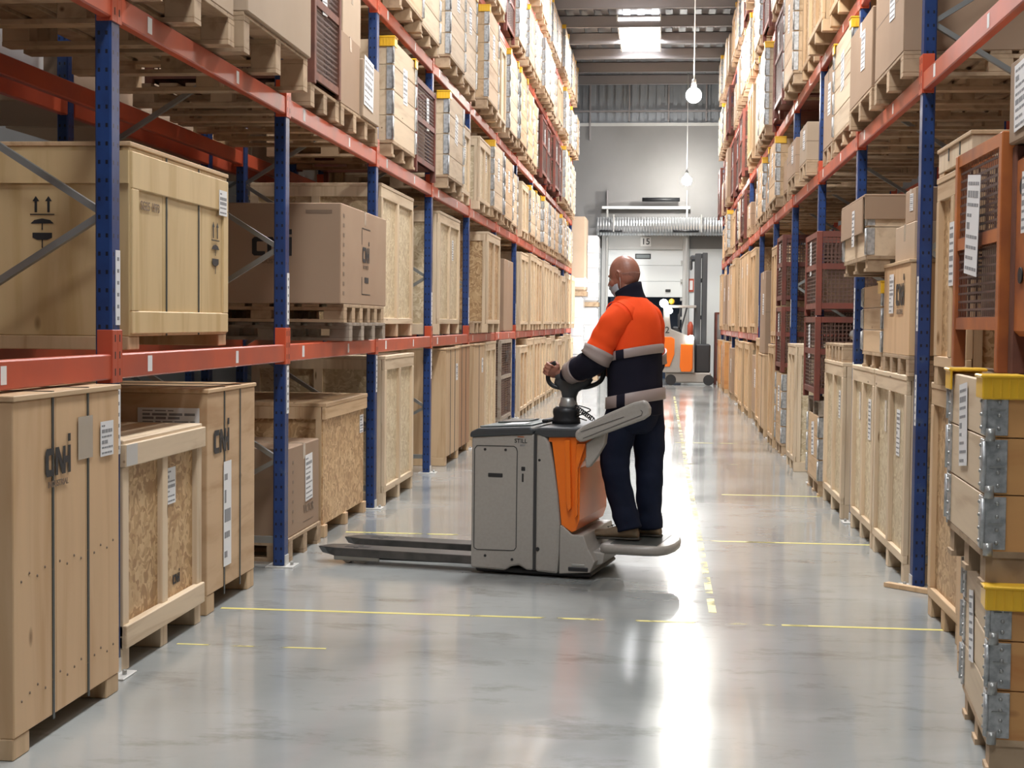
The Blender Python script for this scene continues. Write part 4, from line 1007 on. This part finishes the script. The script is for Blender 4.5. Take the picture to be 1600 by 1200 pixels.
for i in range(60): pts.append((.56+.0018*i+.012*math.sin(i*1.1), .30+.004*math.cos(i*.6), .99-.0012*i+.014*math.cos(i*1.1)))
g.tube(pts, .0035, 'blk', 6); g.tube(loop([(.55, .32, 1.0), (.60, .30, .995), (.65, .30, .975), (.60, .31, .95), (.56, .33, .93), (.62, .33, .91)], 0), .004, 'blk', 6); ob('spiral_cable', g, til)
# side guards
for y, nm in ((-.05, 0),):
    g = G(); ang = math.atan2(.155, .42); ca, sa = math.cos(ang), math.sin(ang)
    def Tp(a, e, b): return (.655+a*ca-b*sa, e, .848+a*sa+b*ca)
    g.prism([(-.012, -.02), (.0, -.042), (.03, -.048), (.40, -.040), (.445, -.028), (.46, .01), (.455, .05), (.435, .066), (.38, .072), (.22, .062), (.06, .040), (.0, .025), (-.015, .0)], y, y+.05, 'truck', Tp, False); gd = ob('side_guard', g, TR, .014)
    g = G(); yy = y-.0012 if nm == 0 else y+.0512
    for p, q in (((.03, -.028), (.40, -.012)), ((.40, -.012), (.412, .004)), ((.412, .004), (.405, .018)), ((.03, .012), (.30, .012))):
        g.bar(Tp(p[0], yy, p[1]), Tp(q[0], yy, q[1]), .003, .002, 'truckline', (0, 1, 0))
    ob('guard_seam', g, gd)
    g = G(); a = y+.05 if nm == 0 else y; b = a+.04 if nm == 0 else a-.04
    g.prism([(.70, .80), (.74, .83), (.82, .88), (.81, .80), (.765, .72), (.72, .66), (.70, .66)], min(a, b)-.01, max(a, b)+.02, 'truck', XZ); ob('guard_bracket', g, TR, .008)
# platform
g = G(); n = 18; top = []
pl = [(.765, .10), (.80, .075), (1.05, .075), (1.12, .10), (1.165, .17), (1.185, .28), (1.185, .44), (1.165, .55), (1.12, .62), (1.05, .645), (.80, .645), (.765, .62)]
cx, cy = .95, .36; k = g.mi('truck')
rings = [(.145, .90), (.15, .96), (.165, .99), (.185, 1.0), (.198, .98), (.203, .95)]
b0 = 0
for z, s in rings:
    for p in pl: g.v.append(Vector((cx+(p[0]-cx)*s, cy+(p[1]-cy)*s, z)))
L = len(pl)
for j in range(len(rings)-1):
    for i in range(L): g.face([j*L+i, j*L+(i+1) % L, (j+1)*L+(i+1) % L, (j+1)*L+i], k, True)
g.face([i for i in reversed(range(L))], k); g.face([(len(rings)-1)*L+i for i in range(L)], k)
pf_ = ob('rider_platform', g, TR)
g = G(); g.box(.82, 1.10, .13, .59, .2025, .2055, 'strap', .001); ob('grip_mat', g, pf_)
# forks
for y, nm in ((.05, 0), (.46, 1)):
    g = G(); z1, z0 = .098, .045
    pts = [(0, 0), (-.90, 0), (-.985, .03), (-1.045, .075), (-1.045, .105), (-.985, .15), (-.90, .17), (0, .17)]
    k = g.mi('fork'); n0 = len(g.v)
    for z, s in ((z1, 1), (z0, 1)):
        for (x, yy) in pts: g.v.append(Vector((x if z == z1 or x > -.91 else x+.03, y+yy, z-(.008 if x < -1.0 else 0)+(.012 if z == z0 and x < -.95 else 0))))
    L = len(pts); g.face([n0+i for i in range(L)], k); g.face([n0+L+i for i in reversed(range(L))], k)
    for i in range(L): j = (i+1) % L; g.face([n0+i, n0+L+i, n0+L+j, n0+j], k)
    fk = ob('fork', g, TR, .006)
    g = G(); g.box(-.86, -.70, y+.06, y+.11, z1-.004, z1+.001, 'blk', .002); g.box(-.79, -.76, y+.04, y+.13, z1-.004, z1+.002, 'blk'); ob('roller_opening', g, fk)
    g = G()
    for x in (-.84, -.74): g.tube([(x, y+.055, .036), (x, y+.115, .036)], .036, 'steel', 14)
    g.box(-.92, -.62, y+.03, y+.045, .018, .05, 'steel', .004); ob('load_roller', g, fk)
    g = G(); g.tube([(-.70, y+.085, .035), (0, y+.085, .045)], .012, 'blk', 8); ob('push_rod', g, fk)

# ------------------------------------------------------------------ the rider
skin = plain('skin', (.38, .165, .11), .42, noise=(9, (.33, .135, .09)), spec=.5)
M['skin'] = skin
M['stubble'] = plain('cropped_stubble', (.30, .14, .10), .75, noise=(90, (.24, .115, .085)))
M['hivis'] = plain('orange_fleece', (.98, .095, .018), .8, spec=.15, noise=(5, (.90, .080, .016)))
M['navy'] = plain('navy_fleece', (.012, .012, .022), .85, spec=.12, noise=(7, (.016, .015, .026)))
M['trouser'] = plain('navy_trousers', (.008, .012, .028), .8, spec=.15, noise=(6, (.012, .016, .034)))
M['reflect'] = plain('grey_reflective_tape', (.36, .29, .27), .42, spec=.5)
M['mask'] = plain('pale_blue_mask', (.42, .50, .56), .7)
M['shoe'] = plain('tan_suede', (.25, .18, .11), .75, noise=(18, (.17, .13, .08)))
M['sole'] = plain('dark_sole', (.05, .045, .035), .7)
M['eye'] = plain('eye_white', (.6, .58, .55), .2)
PX, PY_, PZ, PR = -.12, 8.76, .206, math.radians(150)
cR, sR = math.cos(PR), math.sin(PR)
def dl(x, y, z=0): return Vector((x*cR+y*sR, -x*sR+y*cR, z))     # world direction to the rider's own axes
def pl_(x, y, z): return dl(x-PX, y-PY_, z-PZ)
def ring(f, l, z, b, a): return ((f, l, z), (b, 0, 0), (0, a, 0))
SH = {1: (.062, .185, 1.305), -1: (.05, -.185, 1.30)}
EL = {1: (.180, .245, 1.065), -1: (.075, -.25, 1.04)}
WR = {1: (.400, .160, 1.000), -1: (.245, -.105, 1.0)}
def limb(g, pts, rad, m, n=18, mats=None):
    P = [Vector(p) for p in pts]; rings = []; up = None
    for i, p in enumerate(P):
        d = (P[min(i+1, len(P)-1)]-P[max(i-1, 0)]).normalized()
        if up is None: up = Vector((1, .3, .2)) if abs(d.z) > .6 else Vector((0, 0, 1))
        a = d.cross(up).normalized(); b = a.cross(d); up = b.copy() if (b.dot(up) > 0) else -b
        if b.dot(up) < 0: b = -b
        rings.append((p, a*rad[i], b*rad[i]))
    g.loft(rings, n, m, True, True, mats); return g
def smooth_path(pts, k=5):
    return loop(pts, 0)
def lerp_r(rad, n):
    out = []
    for i in range(n):
        t = i/(n-1)*(len(rad)-1); j = min(int(t), len(rad)-2); out.append(rad[j]+(rad[j+1]-rad[j])*(t-j))
    return out
# body: one continuous surface (closed by a voxel remesh)
g = G()
g.loft([ring(.03, 0, .76, .10, .14), ring(.03, 0, .90, .10, .15), ring(.035, 0, 1.05, .09, .14), ring(.045, 0, 1.22, .10, .155), ring(.05, 0, 1.34, .09, .165), ring(.06, 0, 1.40, .065, .10), ring(.075, 0, 1.45, .060, .062), ring(.105, 0, 1.52, .058, .058)], 24, 'skin')
HC = Vector((.122, 0, 1.575)); RT = Matrix.Rotation(math.radians(14), 3, 'Y')
def hp(x, y, z): return HC+RT@Vector((x, y, z))
g.ball(hp(-.008, 0, .018), (.098, .076, .106), 'skin', 28, 18, RT)
g.ball(hp(.012, 0, -.02), (.078, .070, .085), 'skin', 24, 14, RT)
g.ball(hp(.045, 0, -.072), (.046, .050, .048), 'skin', 20, 12, RT)      # jaw and chin
g.ball(hp(.074, 0, -.103), (.020, .024, .018), 'skin', 12, 8, RT)
g.ball(hp(.075, 0, .018), (.022, .052, .013), 'skin', 14, 8, RT)        # brow
for s in (1, -1):
    g.ball(hp(.055, s*.045, -.030), (.030, .022, .024), 'skin', 12, 8, RT)    # cheek
    # ear: rim and lobe
    ear = [hp(-.005, s*.070, -.030), hp(-.020, s*.083, -.008), hp(-.022, s*.087, .014), hp(-.008, s*.084, .028), hp(.004, s*.077, .018), hp(.003, s*.073, -.004)]
    g.tube(ear, [.007, .0065, .006, .006, .006, .005], 'skin', 8); g.ball(hp(-.007, s*.075, .002), (.014, .007, .024), 'skin', 10, 8, RT)
g.tube([hp(.086, 0, .012), hp(.102, 0, -.012), hp(.112, 0, -.032)], [.008, .011, .014], 'skin', 10); g.ball(hp(.106, 0, -.035), (.014, .016, .010), 'skin', 10, 8, RT)
g.ball(hp(.087, 0, -.068), (.010, .022, .006), 'skin', 10, 6, RT); g.ball(hp(.085, 0, -.078), (.010, .020, .006), 'skin', 10, 6, RT)
for s in (1, -1):
    limb(g, loop([(.05, s*.08, 1.33), SH[s], EL[s], WR[s]], 0), lerp_r([.06, .056, .044, .029], 19), 'skin')
    # legs
    K = {1: [(.045, .09, .82), (.10, .10, .48), (.015, .10, .06)], -1: [(.02, -.09, .82), (-.005, -.10, .48), (-.025, -.10, .06)]}[s]
    limb(g, loop(K, 0), lerp_r([.085, .06, .045], 13), 'skin')
def hand(g, bar, a, o, t, wr, flip=1):
    """five fingers closed round a bar; a = bar axis, o = towards the palm, t = the way the fingers leave the palm"""
    B = Vector(bar); Q = lambda x, y, z: B+a*x+o*y+t*z
    pr_ = Matrix((t, a, o)).transposed()
    g.ball(Q(0, .030, -.018), (.042, .040, .015), 'skin', 18, 10, pr_)
    g.tube([Vector(wr), Q(.0, .034, -.052), Q(0, .030, -.025)], [.027, .025, .020], 'skin', 14)
    for i, (x, s) in enumerate(((.031, .95), (.011, 1.05), (-.009, 1.0), (-.028, .84))):
        x *= flip; pts = [Q(x*.9, .030, .006), Q(x, .030, .026*s), Q(x, .014, .036*s), Q(x, -.008, .034*s), Q(x, -.023, .018*s), Q(x*.98, -.025, .002)]
        g.tube(pts, [.0095, .0095, .0092, .0086, .008, .0065], 'skin', 10); g.ball(Q(x, .031, .026*s), .0102, 'skin', 10, 6)
    pts = [Q(.030*flip, .030, -.030), Q(.048*flip, .022, -.022), Q(.052*flip, .004, -.018), Q(.046*flip, -.016, -.010), Q(.040*flip, -.024, .002)]
    g.tube(pts, [.014, .0125, .011, .010, .0075], 'skin', 10)
# left hand on the near grip, right hand on the far one (grips are in truck axes)
def tw(u, v, z):
    A = math.radians(11); return Vector((-1.109+u*math.cos(A)+v*math.sin(A), 8.553-u*math.sin(A)+v*math.cos(A), z))
b1 = tw(.382, .347, 1.212); b2 = tw(.708, .366, 1.210)
ax1 = (tw(.405, .345, 1.245)-tw(.372, .348, 1.175)).normalized(); a1 = dl(ax1.x, ax1.y, ax1.z)
o1 = dl(.62, -.78, 0); o1 = (o1-a1*o1.dot(a1)).normalized(); t1 = o1.cross(a1)
if t1.dot(dl(-1, 0, 0)) < 0: t1 = -t1
w1 = pl_(b1.x, b1.y, b1.z)+o1*.038-t1*.085+Vector((0, 0, -.01)); WR[1] = tuple(w1)
hand(g, pl_(b1.x, b1.y, b1.z), a1, o1, t1, w1, 1)
ax2 = Vector((0, 0, 1)); a2 = dl(0, 0, 1); o2 = dl(.55, .83, 0).normalized(); t2 = o2.cross(a2)
if t2.dot(dl(-1, 0, 0)) < 0: t2 = -t2
w2 = pl_(b2.x, b2.y, b2.z)+o2*.038-t2*.085; hand(g, pl_(b2.x, b2.y, b2.z), a2, o2, t2, w2, 1)
limb(g, [EL[1], (Vector(EL[1])+w1)/2, w1], [.044, .038, .028], 'skin'); limb(g, [EL[-1], (Vector(EL[-1])+w2)/2, w2], [.044, .038, .028], 'skin')
body = ob('person', g); body.location = (PX, PY_, PZ); body.rotation_euler = (0, 0, PR)
rm = body.modifiers.new('skin_surface', 'REMESH'); rm.mode = 'VOXEL'; rm.voxel_size = .0042; rm.use_smooth_shade = True
sm = body.modifiers.new('soften', 'SMOOTH'); sm.factor = .5; sm.iterations = 4
tag(body, 'bald person in orange and navy work jacket riding the pallet truck', 'person')
g = G()
for s in (1, -1): g.ball(hp(.078, s*.030, -.002), .0125, 'eye', 12, 8)
ob('eye', g, body)
# stubble cap at the back of the head
g = G(); k = g.mi('stubble'); n = 24; rows = 8; b0 = len(g.v)
for j in range(rows+1):
    z = -.075+.072*j/rows
    for i in range(n+1):
        t = math.radians(95+170*i/n); q = math.sqrt(max(1-((z-.018)/.1065)**2, .02)); zz = z+.012*abs(math.sin(t))
        g.v.append(hp(-.008+.0990*q*math.cos(t), .0770*q*math.sin(t), zz))
for j in range(rows):
    for i in range(n): g.face([j*(n+1)+i, j*(n+1)+i+1, (j+1)*(n+1)+i+1, (j+1)*(n+1)+i], k, True)
hr = ob('hair', g, body); hr['label'] = 'very short cropped hair at the back'; sd = hr.modifiers.new('t', 'SOLIDIFY'); sd.thickness = .0012
# mask
g = G(); k = g.mi('mask'); n = 20; rows = 8
for j in range(rows+1):
    z = -.125+.118*j/rows; bulge = .020*math.sin(PI*j/rows)
    for i in range(n+1):
        t = math.radians(-80+160*i/n); rx = (.083 if z > -.08 else .083-(-.08-z)*.35)+bulge+.018*math.cos(t)**6*(1 if z > -.06 else .2); ry = .062+bulge*.3
        g.v.append(hp(rx*math.cos(t), ry*math.sin(t), z+.012*(1-math.cos(t))))
for j in range(rows):
    for i in range(n): g.face([j*(n+1)+i, j*(n+1)+i+1, (j+1)*(n+1)+i+1, (j+1)*(n+1)+i], k, True)
mk = ob('face_mask', g, body); mk['label'] = 'pale blue surgical mask'; sd = mk.modifiers.new('t', 'SOLIDIFY'); sd.thickness = .002
g = G()
for s in (1, -1):
    g.tube([hp(.015, s*.064, -.02), hp(-.008, s*.077, .018), hp(-.022, s*.085, .0)], .0014, 'white', 6); g.tube([hp(.010, s*.062, -.105), hp(-.012, s*.078, -.035), hp(-.020, s*.085, -.01)], .0014, 'white', 6)
ob('ear_loop', g, mk)
# jacket
def tmat(j, i):
    return None
TR_ = [(.735, .03, .148, .200), (.75, .03, .156, .208), (.80, .03, .158, .210), (.90, .032, .154, .206), (1.0, .036, .150, .204), (1.10, .040, .150, .208), (1.12, .041, .150, .208), (1.20, .046, .150, .212), (1.28, .050, .146, .212), (1.34, .054, .136, .200), (1.385, .060, .122, .172), (1.42, .066, .105, .135), (1.445, .074, .090, .102), (1.462, .082, .079, .082)]
def torso_ring(z):
    for p, q in zip(TR_, TR_[1:]):
        if p[0] <= z <= q[0]:
            t = (z-p[0])/(q[0]-p[0]); return [p[i]+(q[i]-p[i])*t for i in range(4)]
    return list(TR_[-1])
jk = G(); zs = [p[0] for p in TR_]
rg = []
for z in zs:
    _, f, b, a = torso_ring(z); rg.append(ring(f, 0, z, b, a))
jk.loft(rg, 40, 'hivis', True, True, lambda j, i: 'navy' if zs[j+1] <= 1.121 else 'hivis')
for s in (1, -1):
    wv = w1 if s == 1 else w2
    P = loop([(.050, s*.09, 1.355), SH[s], (Vector(SH[s])*.45+Vector(EL[s])*.55), EL[s], (Vector(EL[s])*.5+wv*.5), tuple(Vector(EL[s])*.06+wv*.94)], 0)
    rd_ = lerp_r([.085, .088, .088, .086, .070, .050], len(P)); L = len(P)
    for i in range(L): rd_[i] += .0035*math.sin(i*1.9)
    limb(jk, P, rd_, 'hivis', 24, lambda j, i, L=L: 'hivis' if j < L*.50 else 'navy')
    if s == 1: PLc, RLc = P, rd_
    else: PRc, RRc = P, rd_
jacket = ob('jacket', jk, body)
sb = jacket.modifiers.new('s', 'SUBSURF'); sb.levels = 1; sb.render_levels = 1
tx = D.textures.new('cloth_folds', 'CLOUDS'); tx.noise_scale = .16
dm = jacket.modifiers.new('folds', 'DISPLACE'); dm.texture = tx; dm.strength = .014; dm.texture_coords = 'LOCAL'
# seam at the shoulder, collar, tape
g = G(); P = [Vector((.050, .09, 1.355))]
cen = Vector((.054, .158, 1.335)); nrm = (Vector(SH[1])-Vector((.05, .09, 1.355))).normalized(); ua = nrm.cross(Vector((1, 0, 0))).normalized(); ub = nrm.cross(ua)
pts = [cen+ua*.094*math.cos(t)+ub*.094*math.sin(t) for t in [2*PI*i/30 for i in range(31)]]
g.tube(pts, .0035, 'hivis', 6); ob('shoulder_seam', g, jacket)
g = G(); g.loft([((.072, 0, 1.435), (.090, 0, -.01), (0, .098, 0)), ((.080, 0, 1.462), (.083, 0, -.018), (0, .084, 0)), ((.088, 0, 1.482), (.082, 0, -.030), (0, .077, 0)), ((.094, 0, 1.502), (.083, 0, -.040), (0, .076, 0)), ((.095, 0, 1.504), (.074, 0, -.036), (0, .067, 0)), ((.090, 0, 1.475), (.070, 0, -.03), (0, .064, 0))], 28, 'navy', False); ob('collar', g, jacket)
for (za, zb, tilt) in ((1.085, 1.14, .03), (.805, .878, .02)):
    g = G(); rr = []
    for z in (za, za+.004, (za+zb)/2, zb-.004, zb):
        _, f, b, a = torso_ring(z); e = .004 if z in (za, zb) else .0095; rr.append(((f, 0, z), (b+e, 0, -.03*b/.15), (0, a+e, -.01)))
    g.loft(rr, 40, 'reflect', False, True, lambda j, i: 'navy' if i in (10, 11) else 'reflect'); o = ob('reflective_stripe', g, jacket); o['label'] = 'grey reflective stripe'
for P, Rr_ in ((PLc, RLc), (PRc, RRc)):
    L = len(P)
    for (i0, i1) in ((int(L*.46), int(L*.46)+3), (L-7, L-4)):
        g = G(); limb(g, P[i0:i1+1], [r+.008 for r in Rr_[i0:i1+1]], 'reflect', 24); o = ob('reflective_stripe', g, jacket); o['label'] = 'grey reflective sleeve band'
# trousers
g = G()
g.loft([ring(.03, 0, .95, .115, .165), ring(.03, 0, .86, .135, .185), ring(.03, 0, .76, .145, .190), ring(.035, 0, .68, .130, .180), ring(.04, 0, .62, .10, .150)], 28, 'trouser')
for s in (1, -1):
    K = {1: [(.040, .085, .84), (.085, .092, .66), (.108, .100, .48), (.095, .100, .36), (.040, .10, .18), (.000, .10, .055)], -1: [(.02, -.085, .84), (.000, -.092, .66), (-.012, -.10, .48), (-.012, -.10, .36), (-.020, -.10, .18), (-.028, -.10, .045)]}[s]
    P = loop(K, 0); rd_ = lerp_r([.110, .105, .090, .083, .077, .076], len(P))
    for i in range(len(P)): rd_[i] += .004*math.sin(i*1.5+s)*(i/len(P))
    limb(g, P, rd_, 'trouser', 24)
tr = ob('trousers', g, body); sb = tr.modifiers.new('s', 'SUBSURF'); sb.levels = 1; sb.render_levels = 1
tx2 = D.textures.new('trouser_folds', 'CLOUDS'); tx2.noise_scale = .13
dm = tr.modifiers.new('folds', 'DISPLACE'); dm.texture = tx2; dm.strength = .018; dm.texture_coords = 'LOCAL'
# shoes
for s, (hx, hy, rz_) in {1: (-.045, .092, math.radians(18)), -1: (-.085, -.105, math.radians(8))}.items():
    g = G(); c, sn = math.cos(rz_), math.sin(rz_)
    def sp_(x, y, z): return Vector((hx+x*c-y*sn, hy+x*sn+y*c, z))
    rr = []
    for (x, wd, h) in ((-.012, .020, .040), (.0, .034, .062), (.03, .039, .078), (.08, .038, .082), (.13, .040, .068), (.18, .046, .052), (.225, .048, .044), (.26, .042, .038), (.285, .028, .028), (.292, .012, .016)):
        cc = sp_(x, 0, .012+h/2); uu = Vector((-sn, c, 0))*wd; rr.append((cc, uu, Vector((0, 0, h/2))))
    g.loft(rr, 20, 'shoe')
    sh = ob('shoe', g, body)
    g = G(); n = 10; rr = []
    for (x, wd) in ((-.018, .018), (0, .036), (.06, .040), (.13, .040), (.20, .050), (.25, .048), (.285, .034), (.298, .014)):
        rr.append((sp_(x, 0, .010), Vector((-sn, c, 0))*wd, Vector((0, 0, .0095))))
    g.loft(rr, 16, 'sole'); ob('sole', g, sh)
    g = G()
    for q in range(4): g.tube([sp_(.10+q*.022, -.025, .098-q*.008), sp_(.112+q*.022, .0, .102-q*.009), sp_(.10+q*.022, .025, .098-q*.008)], .0025, 'paper' if False else 'sole', 6)
    ob('shoe_lace', g, sh)
